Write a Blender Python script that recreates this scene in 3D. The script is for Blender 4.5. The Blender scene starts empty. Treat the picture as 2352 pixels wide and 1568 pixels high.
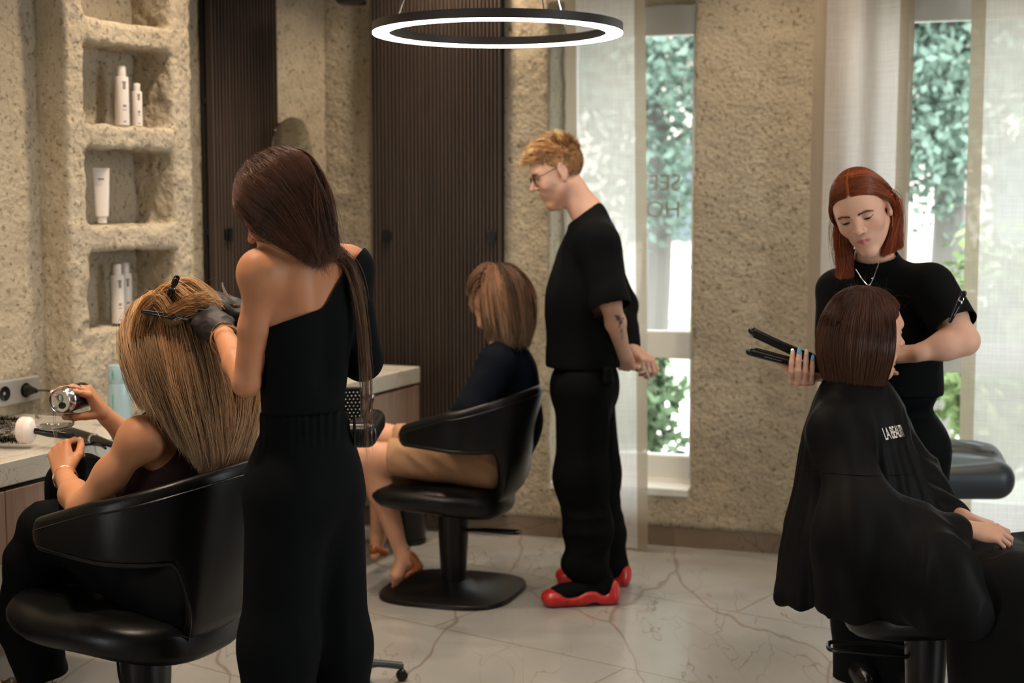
import bpy, math, random
import numpy as np
import openvdb
from mathutils import Vector, Matrix

S = bpy.context.scene
C = S.collection
rng = np.random.default_rng(7)
random.seed(7)
PI = math.pi

# ------------------------------------------------------------------ camera
FPX, CAMZ, HOR = 3340.0, 1.52, 465.0
cam = bpy.data.cameras.new('camera')
cam.sensor_width = 36.0
cam.lens = FPX / 2352 * 36.0
PITCH = math.atan((784 - HOR) / FPX)
camo = bpy.data.objects.new('camera', cam)
camo.location = (0, 0, CAMZ)
camo.rotation_euler = (PI / 2 - PITCH, 0, 0)
cam.dof.use_dof = True
cam.dof.focus_distance = 3.55
cam.dof.aperture_fstop = 3.3
C.objects.link(camo)
S.camera = camo
# ------------------------------------------------------------------ sky, exposure
w = bpy.data.worlds.new('sky')
S.world = w
w.use_nodes = True
bg = w.node_tree.nodes['Background']
bg.inputs[0].default_value = (0.93, 0.965, 1.0, 1)
bg.inputs[1].default_value = 5.2
S.view_settings.view_transform = 'Standard'
S.view_settings.look = 'None'
S.view_settings.gamma = 1
S.view_settings.use_curve_mapping = False
S.view_settings.exposure = 1.0
S.cycles.max_bounces = 7
S.cycles.diffuse_bounces = 3
S.cycles.glossy_bounces = 3
S.cycles.transmission_bounces = 5
S.cycles.transparent_max_bounces = 20
S.cycles.caustics_reflective = False
S.cycles.caustics_refractive = False
S.cycles.sample_clamp_indirect = 4.0
S.cycles.use_adaptive_sampling = True
S.cycles.adaptive_threshold = 0.02
S.cycles.use_denoising = True

def portal(name, loc, nrm, sx, sz):
    l = bpy.data.lights.new(name, 'AREA')
    l.shape = 'RECTANGLE'; l.size = sx; l.size_y = sz
    l.cycles.is_portal = True
    o = bpy.data.objects.new(name, l)
    o.location = loc
    o.rotation_euler = Vector(nrm).to_track_quat('-Z', 'Z').to_euler()
    C.objects.link(o)
    return o

def spot(loc, power, col=(1, .78, .56), ang=120, size=.06, aim=(0, 0, -1)):
    l = bpy.data.lights.new('downlight_beam', 'SPOT')
    l.energy = power; l.color = col; l.spot_size = math.radians(ang); l.spot_blend = .8
    l.shadow_soft_size = size
    o = bpy.data.objects.new('downlight_beam', l)
    o.location = loc
    o.rotation_euler = Vector(aim).to_track_quat('-Z', 'Y').to_euler()
    C.objects.link(o)
    return o

def P(px, py, Y):
    """world point seen at photo pixel (px,py) at distance Y in front of the camera"""
    x = (px - 1176) / FPX; v = (784 - py) / FPX
    c, s = math.cos(PITCH), math.sin(PITCH)
    d = np.array([x, c + v * s, -s + v * c])
    return np.array([0, 0, CAMZ]) + d * (Y / d[1])

def nz(v):
    v = np.asarray(v, float); return v / np.linalg.norm(v)

# ------------------------------------------------------------------ object helpers
def mesh_np(name, V, F, mat=None, parent=None, smooth=True, col=None, F3=None):
    me = bpy.data.meshes.new(name)
    V = np.ascontiguousarray(V, np.float32)
    F = np.asarray(F, np.int32).reshape(-1, 4)
    n3 = 0 if F3 is None else len(F3)
    me.vertices.add(len(V)); me.vertices.foreach_set('co', V.ravel())
    loops = F.ravel() if not n3 else np.concatenate([F.ravel(), np.asarray(F3, np.int32).ravel()])
    me.loops.add(len(loops)); me.loops.foreach_set('vertex_index', loops)
    st = np.arange(len(F)) * 4
    if n3: st = np.concatenate([st, len(F) * 4 + np.arange(n3) * 3])
    me.polygons.add(len(F) + n3)
    me.polygons.foreach_set('loop_start', st.astype(np.int32))
    me.polygons.foreach_set('use_smooth', np.full(len(st), smooth))
    me.update(calc_edges=True)
    me.validate()
    if col is not None:
        a = me.color_attributes.new('Col', 'FLOAT_COLOR', 'POINT')
        c4 = np.ones((len(V), 4), np.float32); c4[:, :3] = col
        a.data.foreach_set('color', c4.ravel())
    return link(name, me, mat, parent)

def link(name, me, mat=None, parent=None):
    o = bpy.data.objects.new(name, me)
    if mat is not None: me.materials.append(mat)
    C.objects.link(o)
    if parent is not None:
        o.parent = parent
    return o

def empty(name, loc=(0, 0, 0), rz=0, label=None, cat=None, group=None):
    o = bpy.data.objects.new(name, None)
    o.location = loc; o.rotation_euler = (0, 0, rz)
    o.empty_display_size = .05
    C.objects.link(o)
    if label: tag(o, label, cat, group)
    return o

def tag(o, label=None, cat=None, group=None, kind=None):
    if label: o['label'] = label
    if cat: o['category'] = cat
    if group: o['group'] = group
    if kind: o['kind'] = kind
    return o

def dup(root, loc, rz=None, label=None, scale=None):
    def cp(o, par):
        c = o.copy(); C.objects.link(c)
        if par is not None: c.parent = par
        for ch in list(o.children): cp(ch, c)
        return c
    c = cp(root, None)
    c.location = loc
    if rz is not None: c.rotation_euler = (0, 0, rz)
    if scale: c.scale = scale
    if label: c['label'] = label
    return c

class MB:
    """collects simple solids into ONE mesh"""
    def __init__(s): s.V = []; s.F = []; s.n = 0
    def add(s, V, F):
        V = np.asarray(V, float)
        s.V.append(V); s.F += [tuple(i + s.n for i in f) for f in F]; s.n += len(V); return s
    def box(s, c, h, R=None, bev=0.0):
        h = np.asarray(h, float)
        if bev <= 0:
            V = np.array([[x, y, z] for x in (-1, 1) for y in (-1, 1) for z in (-1, 1)]) * h
            F = [(0, 1, 3, 2), (4, 6, 7, 5), (0, 4, 5, 1), (2, 3, 7, 6), (0, 2, 6, 4), (1, 5, 7, 3)]
        else:
            b = min(bev, *(h * .98)); V = []; F = []
            idx = {}
            for sx in (-1, 1):
                for sy in (-1, 1):
                    for sz in (-1, 1):
                        for ax in range(3):
                            p = np.array([sx, sy, sz]) * (h - b); p[ax] = (sx, sy, sz)[ax] * h[ax]
                            idx[(sx, sy, sz, ax)] = len(V); V.append(p)
            V = np.array(V)
            for ax in range(3):
                o = [a for a in range(3) if a != ax]
                for sg in (-1, 1):
                    f = []
                    for (a, b2) in ((-1, -1), (1, -1), (1, 1), (-1, 1)):
                        k = [0, 0, 0]; k[ax] = sg; k[o[0]] = a; k[o[1]] = b2
                        f.append(idx[(k[0], k[1], k[2], ax)])
                    flip = (sg < 0) != (ax == 1)
                    F.append(tuple(f[::-1] if flip else f))
                for a in (-1, 1):
                    for b2 in (-1, 1):
                        k1 = [0, 0, 0]; k2 = [0, 0, 0]
                        k1[ax] = -1; k2[ax] = 1
                        for k in (k1, k2): k[o[0]] = a; k[o[1]] = b2
                        F.append((idx[(*k1, o[0])], idx[(*k2, o[0])], idx[(*k2, o[1])], idx[(*k1, o[1])]))
            for sx in (-1, 1):
                for sy in (-1, 1):
                    for sz in (-1, 1):
                        F.append(tuple(idx[(sx, sy, sz, a)] for a in range(3)))
        if R is not None: V = V @ np.asarray(R).T
        return s.add(V + np.asarray(c, float), F)
    def tube(s, pts, r, n=10, caps=True, closed=False):
        pts = np.asarray(pts, float); m = len(pts)
        r = np.broadcast_to(np.asarray(r, float), (m,))
        T = np.gradient(pts, axis=0)
        if closed: T = np.roll(pts, -1, 0) - np.roll(pts, 1, 0)
        T /= np.linalg.norm(T, axis=1)[:, None] + 1e-12
        u = np.cross(T[0], [0, 0, 1.]);
        if np.linalg.norm(u) < .1: u = np.cross(T[0], [1., 0, 0])
        u = nz(u); V = []
        for i in range(m):
            u = nz(u - T[i] * u.dot(T[i])); v = np.cross(T[i], u)
            a = np.arange(n) * 2 * PI / n
            V.append(pts[i] + r[i] * (np.cos(a)[:, None] * u + np.sin(a)[:, None] * v))
        V = np.concatenate(V); F = []
        for i in range(m if closed else m - 1):
            j = (i + 1) % m
            for k in range(n):
                F.append((i * n + k, i * n + (k + 1) % n, j * n + (k + 1) % n, j * n + k))
        if caps and not closed:
            F.append(tuple(range(n))[::-1]); F.append(tuple((m - 1) * n + k for k in range(n)))
        return s.add(V, F)
    def lathe(s, prof, n=24, c=(0, 0, 0), R=None, sx=1, sy=1, flute=0, fa=0):
        prof = np.asarray(prof, float); m = len(prof)
        a = np.arange(n) * 2 * PI / n
        V = []
        for r, z in prof:
            rr = r * (1 + fa * np.cos(a * flute)) if flute else r
            V.append(np.stack([rr * np.cos(a) * sx, rr * np.sin(a) * sy, np.full(n, z)], 1))
        V = np.concatenate(V)
        if R is not None: V = V @ np.asarray(R).T
        F = []
        for i in range(m - 1):
            for k in range(n):
                F.append((i * n + k, i * n + (k + 1) % n, (i + 1) * n + (k + 1) % n, (i + 1) * n + k))
        F.append(tuple(range(n))[::-1]); F.append(tuple((m - 1) * n + k for k in range(n)))
        return s.add(V + np.asarray(c, float), F)
    def build(s, name, mat=None, parent=None, smooth=False, bevel=0, sub=0, angle=.6):
        me = bpy.data.meshes.new(name)
        me.from_pydata([tuple(v) for v in np.concatenate(s.V)], [], s.F)
        me.update()
        o = link(name, me, mat, parent)
        if bevel:
            m = o.modifiers.new('b', 'BEVEL'); m.width = bevel; m.segments = 3; m.limit_method = 'ANGLE'
        if sub:
            m = o.modifiers.new('s', 'SUBSURF'); m.levels = m.render_levels = sub
        if smooth:
            me.polygons.foreach_set('use_smooth', [True] * len(me.polygons))
            if angle:
                try: me.set_sharp_from_angle(angle=angle)
                except Exception: pass
        return o

# ------------------------------------------------------------------ noise
_T = rng.random((64, 64, 64)).astype(np.float32)
def noise3(p, sc=1.0, off=0.0):
    q = np.asarray(p) * sc + off + 1000.0
    i = np.floor(q).astype(int); f = q - i; f = f * f * (3 - 2 * f)
    i &= 63; j = (i + 1) & 63
    x0, y0, z0 = i[..., 0], i[..., 1], i[..., 2]; x1, y1, z1 = j[..., 0], j[..., 1], j[..., 2]
    fx, fy, fz = f[..., 0], f[..., 1], f[..., 2]
    a = _T[x0, y0, z0] * (1 - fx) + _T[x1, y0, z0] * fx
    b = _T[x0, y1, z0] * (1 - fx) + _T[x1, y1, z0] * fx
    c = _T[x0, y0, z1] * (1 - fx) + _T[x1, y0, z1] * fx
    d = _T[x0, y1, z1] * (1 - fx) + _T[x1, y1, z1] * fx
    return ((a * (1 - fy) + b * fy) * (1 - fz) + (c * (1 - fy) + d * fy) * fz) * 2 - 1

# ------------------------------------------------------------------ signed distance modelling
def frame(x, y, z, o=(0, 0, 0), s=1.0):
    M = np.eye(4); M[:3, 0] = np.asarray(x) * s; M[:3, 1] = np.asarray(y) * s; M[:3, 2] = np.asarray(z) * s; M[:3, 3] = o
    return M
def fu(o, fwd, up, s=1.0):
    y = nz(fwd); up = np.asarray(up, float); z = nz(up - y * y.dot(up)); x = np.cross(y, z)
    return frame(x, y, z, o, s)
def yawf(a, o=(0, 0, 0), s=1.0):
    """frame whose +y looks along horizontal heading vector a"""
    return fu(o, (a[0], a[1], 0), (0, 0, 1), s)
def xf(M, p): return M[:3, :3] @ np.asarray(p, float) + M[:3, 3]
def cone(a, b, ra, rb=None, k=.02, op='u', M=None, sq=None):
    return dict(t='c', a=np.asarray(a, float), b=np.asarray(b, float), ra=ra, rb=ra if rb is None else rb, k=k, op=op, M=M, sq=sq)
def ell(c, r, R=None, k=.02, op='u', M=None):
    r = np.array([r] * 3, float) if np.isscalar(r) else np.asarray(r, float)
    return dict(t='e', c=np.asarray(c, float), r=r, R=R, k=k, op=op, M=M)
def bx(c, h, r=.005, R=None, k=.01, op='u', M=None):
    return dict(t='b', c=np.asarray(c, float), h=np.asarray(h, float), r=r, R=R, k=k, op=op, M=M)
def half(p, n, k=.005, op='s'):
    """removes the side n points to"""
    return dict(t='h', c=np.asarray(p, float), n=nz(n), k=k, op=op, M=None)
def chain(pts, rs, k=.02, **kw):
    return [cone(pts[i], pts[i + 1], rs[i], rs[i + 1], k=k, **kw) for i in range(len(pts) - 1)]

def d_prim(q, x, y, z, grow=0.0):
    s = 1.0
    if q['M'] is not None:
        M = q['M']; s = np.linalg.norm(M[:3, 0]); R = M[:3, :3] / s; t = M[:3, 3]
        x = x - t[0]; y = y - t[1]; z = z - t[2]
        x, y, z = [(R[0, i] * x + R[1, i] * y + R[2, i] * z) / s for i in range(3)]
    if q['t'] == 'h':
        n, c = q['n'], q['c']
        return -((x - c[0]) * n[0] + (y - c[1]) * n[1] + (z - c[2]) * n[2])
    g = grow / s
    if q['t'] == 'c':
        a = q['a']; ba = q['b'] - a
        x = x - a[0]; y = y - a[1]; z = z - a[2]
        tt = np.clip((x * ba[0] + y * ba[1] + z * ba[2]) / (ba.dot(ba) + 1e-12), 0, 1)
        x = x - tt * ba[0]; y = y - tt * ba[1]; z = z - tt * ba[2]
        if q['sq'] is not None:
            n, f = q['sq']; n = nz(n)
            dd = (x * n[0] + y * n[1] + z * n[2]) * (f - 1)
            x = x + n[0] * dd; y = y + n[1] * dd; z = z + n[2] * dd
        return (np.sqrt(x * x + y * y + z * z) - (q['ra'] + (q['rb'] - q['ra']) * tt) - g) * s
    c = q['c']; x = x - c[0]; y = y - c[1]; z = z - c[2]
    if q['R'] is not None:
        R = q['R']; x, y, z = [R[0, i] * x + R[1, i] * y + R[2, i] * z for i in range(3)]
    if q['t'] == 'e':
        r = q['r'] + g
        k0 = np.sqrt((x / r[0]) ** 2 + (y / r[1]) ** 2 + (z / r[2]) ** 2) + 1e-9
        k1 = np.sqrt((x / r[0] ** 2) ** 2 + (y / r[1] ** 2) ** 2 + (z / r[2] ** 2) ** 2) + 1e-9
        return k0 * (k0 - 1) / k1 * s
    h = q['h'] - q['r'] + g
    ax, ay, az = np.abs(x) - h[0], np.abs(y) - h[1], np.abs(z) - h[2]
    return (np.sqrt(np.maximum(ax, 0) ** 2 + np.maximum(ay, 0) ** 2 + np.maximum(az, 0) ** 2) + np.minimum(np.maximum(ax, np.maximum(ay, az)), 0) - q['r']) * s

def comb(a, d, q):
    s = 1.0 if q['M'] is None else np.linalg.norm(q['M'][:3, 0])
    k = max(q['k'] * s, 1e-5)
    if q['op'] == 'u':
        h = np.maximum(k - np.abs(a - d), 0) / k
        return np.minimum(a, d) - h * h * k * .25
    d = -d if q['op'] == 's' else d
    h = np.maximum(k - np.abs(a - d), 0) / k
    return np.maximum(a, d) + h * h * k * .25

def bounds(q, m):
    if q['t'] == 'h': return None
    if q['t'] == 'c':
        s = q['sq'][1] if q['sq'] is not None else 1
        r = max(q['ra'], q['rb']) / min(s, 1)
        lo = np.minimum(q['a'], q['b']) - r; hi = np.maximum(q['a'], q['b']) + r
    elif q['t'] == 'e':
        r = q['r'] if q['R'] is None else np.full(3, q['r'].max()); lo = q['c'] - r; hi = q['c'] + r
    else:
        r = q['h'] if q['R'] is None else np.full(3, np.linalg.norm(q['h'])); lo = q['c'] - r; hi = q['c'] + r
    if q['M'] is not None:
        cs = np.array([[x, y, z] for x in (lo[0], hi[0]) for y in (lo[1], hi[1]) for z in (lo[2], hi[2])])
        cs = cs @ q['M'][:3, :3].T + q['M'][:3, 3]; lo, hi = cs.min(0), cs.max(0)
    return lo - m, hi + m

def sdf_at(prims, p, grow=0.0):
    a = np.full(p.shape[:-1], 1.0)
    for q in prims:
        a = comb(a, d_prim(q, p[..., 0], p[..., 1], p[..., 2], grow), q)
    return a
def grad_at(prims, p, e=.002):
    d0 = sdf_at(prims, p)
    g = np.stack([sdf_at(prims, p + np.eye(3)[i] * e) - d0 for i in range(3)], -1)
    return d0, g / (np.linalg.norm(g, axis=-1, keepdims=True) + 1e-9)

def sdf_surf(prims, h=.004, grow=0.0, lo=None, hi=None):
    bs = [bounds(q, grow + h * 2) for q in prims if q['op'] == 'u']
    L = np.min([b[0] for b in bs], 0); H = np.max([b[1] for b in bs], 0)
    if lo is not None: L = np.maximum(L, lo)
    if hi is not None: H = np.minimum(H, hi)
    n = np.ceil((H - L) / h).astype(int) + 3
    A = np.full(n, .5, np.float32)
    g = [(L[i] + np.arange(n[i]) * h).astype(np.float32) for i in range(3)]
    for q in prims:
        b = bounds(q, q['k'] * (1 if q['M'] is None else np.linalg.norm(q['M'][:3, 0])) + grow + 3 * h)
        if b is None: i0 = np.zeros(3, int); i1 = n
        else:
            i0 = np.clip(((b[0] - L) / h).astype(int), 0, n); i1 = np.clip(np.ceil((b[1] - L) / h).astype(int) + 1, 0, n)
        if np.any(i1 <= i0): continue
        sl = tuple(slice(i0[i], i1[i]) for i in range(3))
        x = g[0][sl[0]][:, None, None]; y = g[1][sl[1]][None, :, None]; z = g[2][sl[2]][None, None, :]
        A[sl] = comb(A[sl], d_prim(q, x, y, z, grow if q['op'] == 'u' else 0.0), q)
    gr = openvdb.FloatGrid(.5)
    gr.copyFromArray(A)
    pts, quads = gr.convertToQuads(isovalue=0.0)
    return (pts * h + L).astype(float), quads.astype(np.int64).copy()

def vnorm(V, F):
    a, b, c, d = V[F[:, 0]], V[F[:, 1]], V[F[:, 2]], V[F[:, 3]]
    fn = np.cross(c - a, d - b)
    N = np.zeros_like(V)
    for i in range(4): np.add.at(N, F[:, i], fn)
    return N / (np.linalg.norm(N, axis=1, keepdims=True) + 1e-12)

def keep(V, F, m):
    """keep faces whose centre passes mask function m(centres)"""
    F = F[m(V[F].mean(1))]
    u, inv = np.unique(F, return_inverse=True)
    return V[u], inv.reshape(-1, 4)
def cut(V, F, f):
    """keep the side where f<0 and pull the cut edge onto f=0 so that hems are clean"""
    d = f(V); F = F[(d[F] < 0).any(1)]
    u, inv = np.unique(F, return_inverse=True); V = V[u].copy(); F = inv.reshape(-1, 4)
    for _ in range(3):
        d = f(V); m = d > 0
        if not m.any(): break
        g = np.stack([f(V[m] + np.eye(3)[i] * 1e-4) - d[m] for i in range(3)], 1) / 1e-4
        V[m] -= g * (d[m] / ((g ** 2).sum(1) + 1e-6))[:, None] * .95
    E = np.concatenate([F[:, [i, (i + 1) % 4]] for i in range(4)]); Es = np.sort(E, 1)
    u_, ix, ct = np.unique(Es[:, 0] * len(V) + Es[:, 1], return_index=True, return_counts=True)
    be = Es[ix[ct == 1]]
    for _ in range(10):
        s = np.zeros_like(V); c = np.zeros(len(V))
        for a, b in ((0, 1), (1, 0)): np.add.at(s, be[:, a], V[be[:, b]]); np.add.at(c, be[:, a], 1)
        m = c == 2; V[m] = V[m] * .5 + s[m] / 2 * .5
    return V, F
def join(*VF):
    V, F, n = [], [], 0
    for v, f in VF: V.append(v); F.append(f + n); n += len(v)
    return np.concatenate(V), np.concatenate(F)
def smooth_vf(V, F, it=1):
    for _ in range(it):
        s = np.zeros_like(V); c = np.zeros(len(V))
        for i in range(4):
            np.add.at(s, F[:, i], V[F[:, (i + 1) % 4]] + V[F[:, (i - 1) % 4]]); np.add.at(c, F[:, i], 2)
        V = V * .5 + .5 * s / c[:, None]
    return V

# ------------------------------------------------------------------ materials
def mat(name, col=(.5, .5, .5), rough=.5, metal=0, spec=.5, vcol=False, emit=None, es=1, trans=0, ior=1.45, alpha=1, sheen=0, coat=0, sss=0):
    m = bpy.data.materials.new(name); m.use_nodes = True
    b = m.node_tree.nodes['Principled BSDF']
    b.inputs['Base Color'].default_value = (*col, 1)
    b.inputs['Roughness'].default_value = rough; b.inputs['Metallic'].default_value = metal
    b.inputs['Specular IOR Level'].default_value = spec
    b.inputs['Transmission Weight'].default_value = trans; b.inputs['IOR'].default_value = ior
    b.inputs['Alpha'].default_value = alpha
    b.inputs['Sheen Weight'].default_value = sheen; b.inputs['Coat Weight'].default_value = coat
    if sss:
        b.inputs['Subsurface Weight'].default_value = sss; b.inputs['Subsurface Radius'].default_value = (1, .35, .2)
        b.inputs['Subsurface Scale'].default_value = .006
    if emit: b.inputs['Emission Color'].default_value = (*emit, 1); b.inputs['Emission Strength'].default_value = es
    if vcol:
        a = m.node_tree.nodes.new('ShaderNodeVertexColor'); a.layer_name = 'Col'
        m.node_tree.links.new(a.outputs[0], b.inputs['Base Color'])
    return m
class NT:
    def __init__(s, m): s.t = m.node_tree; s.b = s.t.nodes.get('Principled BSDF'); s.out = s.t.nodes['Material Output']
    def n(s, ty, **kw):
        x = s.t.nodes.new('ShaderNode' + ty)
        for k, v in kw.items():
            if k.startswith('i_'): x.inputs[k[2:].replace('_', ' ')].default_value = v
            else: setattr(x, k, v)
        return x
    def l(s, a, b): s.t.links.new(a, b)
    def ramp(s, src, stops):
        r = s.n('ValToRGB'); e = r.color_ramp.elements
        while len(e) < len(stops): e.new(.5)
        for x, (p, c) in zip(e, stops): x.position = p; x.color = (*c, 1) if len(c) == 3 else c
        s.l(src, r.inputs[0]); return r.outputs[0]
    def coord(s, scale=(1, 1, 1), rot=(0, 0, 0), out='Object'):
        c = s.n('TexCoord'); m = s.n('Mapping'); m.inputs['Scale'].default_value = scale; m.inputs['Rotation'].default_value = rot
        s.l(c.outputs[out], m.inputs[0]); return m.outputs[0]
    def noise(s, v, sc, det=4, rough=.6, dist=0):
        x = s.n('TexNoise'); x.inputs['Scale'].default_value = sc; x.inputs['Detail'].default_value = det
        x.inputs['Roughness'].default_value = rough; x.inputs['Distortion'].default_value = dist
        s.l(v, x.inputs['Vector']); return x.outputs['Fac']
    def math(s, op, a, b=None):
        x = s.n('Math', operation=op)
        for i, v in enumerate((a, b)):
            if v is None: continue
            if isinstance(v, (int, float)): x.inputs[i].default_value = v
            else: s.l(v, x.inputs[i])
        return x.outputs[0]
    def mix(s, f, a, b, mode='MIX'):
        x = s.n('Mix', data_type='RGBA', blend_type=mode)
        for i, v in ((0, f), (6, a), (7, b)):
            if isinstance(v, (int, float)): x.inputs[i].default_value = v
            elif isinstance(v, tuple): x.inputs[i].default_value = (*v, 1)
            else: s.l(v, x.inputs[i])
        return x.outputs[2]
    def bump(s, h, st=.5, dist=.01):
        x = s.n('Bump'); x.inputs['Strength'].default_value = st; x.inputs['Distance'].default_value = dist
        s.l(h, x.inputs['Height']); s.l(x.outputs[0], s.b.inputs['Normal']); return x

def m_plaster(name, c1, c2, c3):
    m = mat(name, c1, .92, spec=.2); t = NT(m); v = t.coord()
    n1 = t.noise(v, 62, 5, .65); n2 = t.noise(v, 3.5, 3, .5); vo = t.n('TexVoronoi'); vo.inputs['Scale'].default_value = 48
    t.l(v, vo.inputs['Vector'])
    base = t.mix(t.ramp(n2, [(.35, (0, 0, 0)), (.65, (1, 1, 1))]), c1, c2)
    pits = t.ramp(t.noise(v, 52, 3, .6), [(.33, (1, 1, 1)), (.44, (0, 0, 0))])
    t.l(t.mix(pits, base, c3), t.b.inputs['Base Color'])
    hh = t.math('ADD', t.math('MULTIPLY', n1, .8), t.math('MULTIPLY', vo.outputs['Distance'], .5))
    t.bump(hh, .8, .012)
    return m
M_PL = m_plaster('rough_plaster', (.52, .46, .345), (.45, .39, .29), (.25, .21, .145))
M_PLW = m_plaster('pale_plaster', (.58, .51, .395), (.50, .43, .32), (.28, .23, .155))

def m_marble(name, base, vein, tiles=True, sc=1.0):
    m = mat(name, base, .32, spec=.5); t = NT(m); v = t.coord((sc, sc, sc))
    def veins(scale, rot, width, dist, stretch=(1, .30, 1)):
        v2 = t.coord((sc * stretch[0], sc * stretch[1], sc * stretch[2]), rot)
        nn = t.n('TexNoise'); nn.inputs['Scale'].default_value = scale * .9; nn.inputs['Detail'].default_value = 4
        t.l(v2, nn.inputs['Vector'])
        mx = t.n('Mix', data_type='RGBA', blend_type='LINEAR_LIGHT'); mx.inputs[0].default_value = dist
        t.l(v2, mx.inputs[6]); t.l(nn.outputs['Color'], mx.inputs[7])
        vo = t.n('TexVoronoi', feature='DISTANCE_TO_EDGE'); vo.inputs['Scale'].default_value = scale
        t.l(mx.outputs[2], vo.inputs['Vector'])
        return t.ramp(vo.outputs['Distance'], [(0, (1, 1, 1)), (width, (0, 0, 0))])
    a = veins(1.5, (0, 0, .9), .010, .35)
    b = veins(3.4, (0, 0, .75), .010, .45)
    msk = t.ramp(t.noise(v, 1.1, 2), [(.36, (0, 0, 0)), (.56, (1, 1, 1))])
    col = t.mix(t.ramp(t.noise(v, 1.7, 5, .65, .6), [(.3, (0, 0, 0)), (.7, (1, 1, 1))]), base, tuple(min(1, c * .82) for c in base))
    col = t.mix(t.math('MULTIPLY', t.math('MULTIPLY', b, msk), .8), col, vein)
    col = t.mix(t.math('MULTIPLY', a, .75), col, vein)
    if tiles:
        v3 = t.coord((1, 1, 1), (0, 0, .62)); br = t.n('TexBrick', offset=.5)
        br.inputs['Scale'].default_value = 1; br.inputs['Brick Width'].default_value = 1.6; br.inputs['Row Height'].default_value = .8
        br.inputs['Mortar Size'].default_value = .0035; br.inputs['Mortar Smooth'].default_value = .1
        t.l(v3, br.inputs['Vector'])
        col = t.mix(br.outputs['Fac'], col, (.2, .18, .15))
    t.l(col, t.b.inputs['Base Color'])
    return m
M_FLOOR = m_marble('marble_floor', (.345, .345, .335), (.17, .115, .075))
M_FLOOR.node_tree.nodes['Principled BSDF'].inputs['Roughness'].default_value = .22
M_SLAB = m_marble('marble_slab', (.56, .535, .47), (.19, .13, .11), False, 2.2)
M_SKIRT = m_marble('brown_stone_skirting', (.24, .18, .125), (.08, .055, .035), False, 2.0)

def m_wood(name, a, b):
    m = mat(name, a, .45); t = NT(m); v = t.coord((14, 14, .5))
    n = t.noise(v, 3.0, 5, .6, .4)
    t.l(t.mix(t.ramp(n, [(.3, (0, 0, 0)), (.7, (1, 1, 1))]), a, b), t.b.inputs['Base Color']); return m
M_WOOD = m_wood('pinkish_walnut', (.33, .225, .17), (.22, .135, .098))
M_SLAT = m_wood('brown_slat', (.075, .053, .041), (.042, .031, .025))
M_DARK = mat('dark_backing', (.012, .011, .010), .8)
M_BLACKV = mat('black_vinyl', (.004, .0046, .005), .33, spec=.35)
def leather(m, st=.15):
    t = NT(m); t.bump(t.noise(t.coord(), 260, 3), st, .002); return m
leather(M_BLACKV)
M_BLACKM = mat('black_metal', (.005, .005, .0055), .35, spec=.4)
M_BLKP = mat('black_plastic', (.005, .005, .0055), .22, spec=.45)
M_CHROME = mat('steel', (.62, .62, .63), .18, 1)
M_GOLD = mat('gold', (.9, .58, .30), .25, 1)
M_WHITE = mat('white_paint', (.80, .82, .80), .4)
M_BOTTLE = mat('white_plastic', (.82, .76, .72), .35)
M_GREYV = leather(mat('grey_blue_vinyl', (.032, .046, .056), .38, spec=.6))

def m_cloth(name, col, rough=.85, bsc=900, st=.15, sheen=0.0, spec=.10):
    m = mat(name, col, rough, spec=spec, sheen=sheen); t = NT(m); t.bump(t.noise(t.coord(), bsc, 2), st, .001); return m
M_BLKC = m_cloth('black_cotton', (.0035, .0042, .0048))
M_BLKT = m_cloth('black_twill', (.0036, .0043, .0050), .75, spec=.07)
M_CAPE = m_cloth('black_nylon', (.0038, .0038, .0038), .6, 1400, .05)
M_NAVY = m_cloth('navy_knit', (.004, .006, .011), .85)
M_BEIGE = m_cloth('beige_cotton', (.42, .25, .145), .8)
M_BROWNT = m_cloth('dark_brown_knit', (.035, .022, .020), .9, 500, .3)
M_GLOVE = mat('black_nitrile', (.018, .015, .015), .5, spec=.3)
M_TAN = mat('tan_leather', (.30, .095, .03), .3)
M_RED = mat('red_rubber', (.50, .022, .022), .3, coat=.3)

def m_sheer(name, col, opa, warp=True):
    """woven linen: threads with real gaps between them"""
    m = bpy.data.materials.new(name); m.use_nodes = True; t = NT(m); t.t.nodes.remove(t.b); t.b = None
    d = t.n('BsdfDiffuse'); d.inputs[0].default_value = (*col, 1)
    tl = t.n('BsdfTranslucent'); tl.inputs[0].default_value = (*col, 1)
    tr = t.n('BsdfTransparent')
    a = t.n('MixShader'); a.inputs[0].default_value = .55; t.l(d.outputs[0], a.inputs[1]); t.l(tl.outputs[0], a.inputs[2])
    v1 = t.coord((700, 700, 6)); v2 = t.coord((6, 6, 700))
    n = t.math('ADD', t.noise(v1, 1, 2), t.noise(v2, 1, 2))
    f = t.math('ADD', t.math('MULTIPLY', t.math('SUBTRACT', n, 1.0), .5), opa)
    cl = t.n('Clamp'); t.l(f, cl.inputs[0]); cl.inputs[1].default_value = .1; cl.inputs[2].default_value = .97
    mx = t.n('MixShader'); t.l(cl.outputs[0], mx.inputs[0]); t.l(tr.outputs[0], mx.inputs[1]); t.l(a.outputs[0], mx.inputs[2])
    t.l(mx.outputs[0], t.out.inputs[0]); return m
M_SHEER = m_sheer('sheer_linen', (.92, .91, .90), .80)
M_HEM = m_sheer('linen_hem', (.50, .43, .335), .93)

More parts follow.
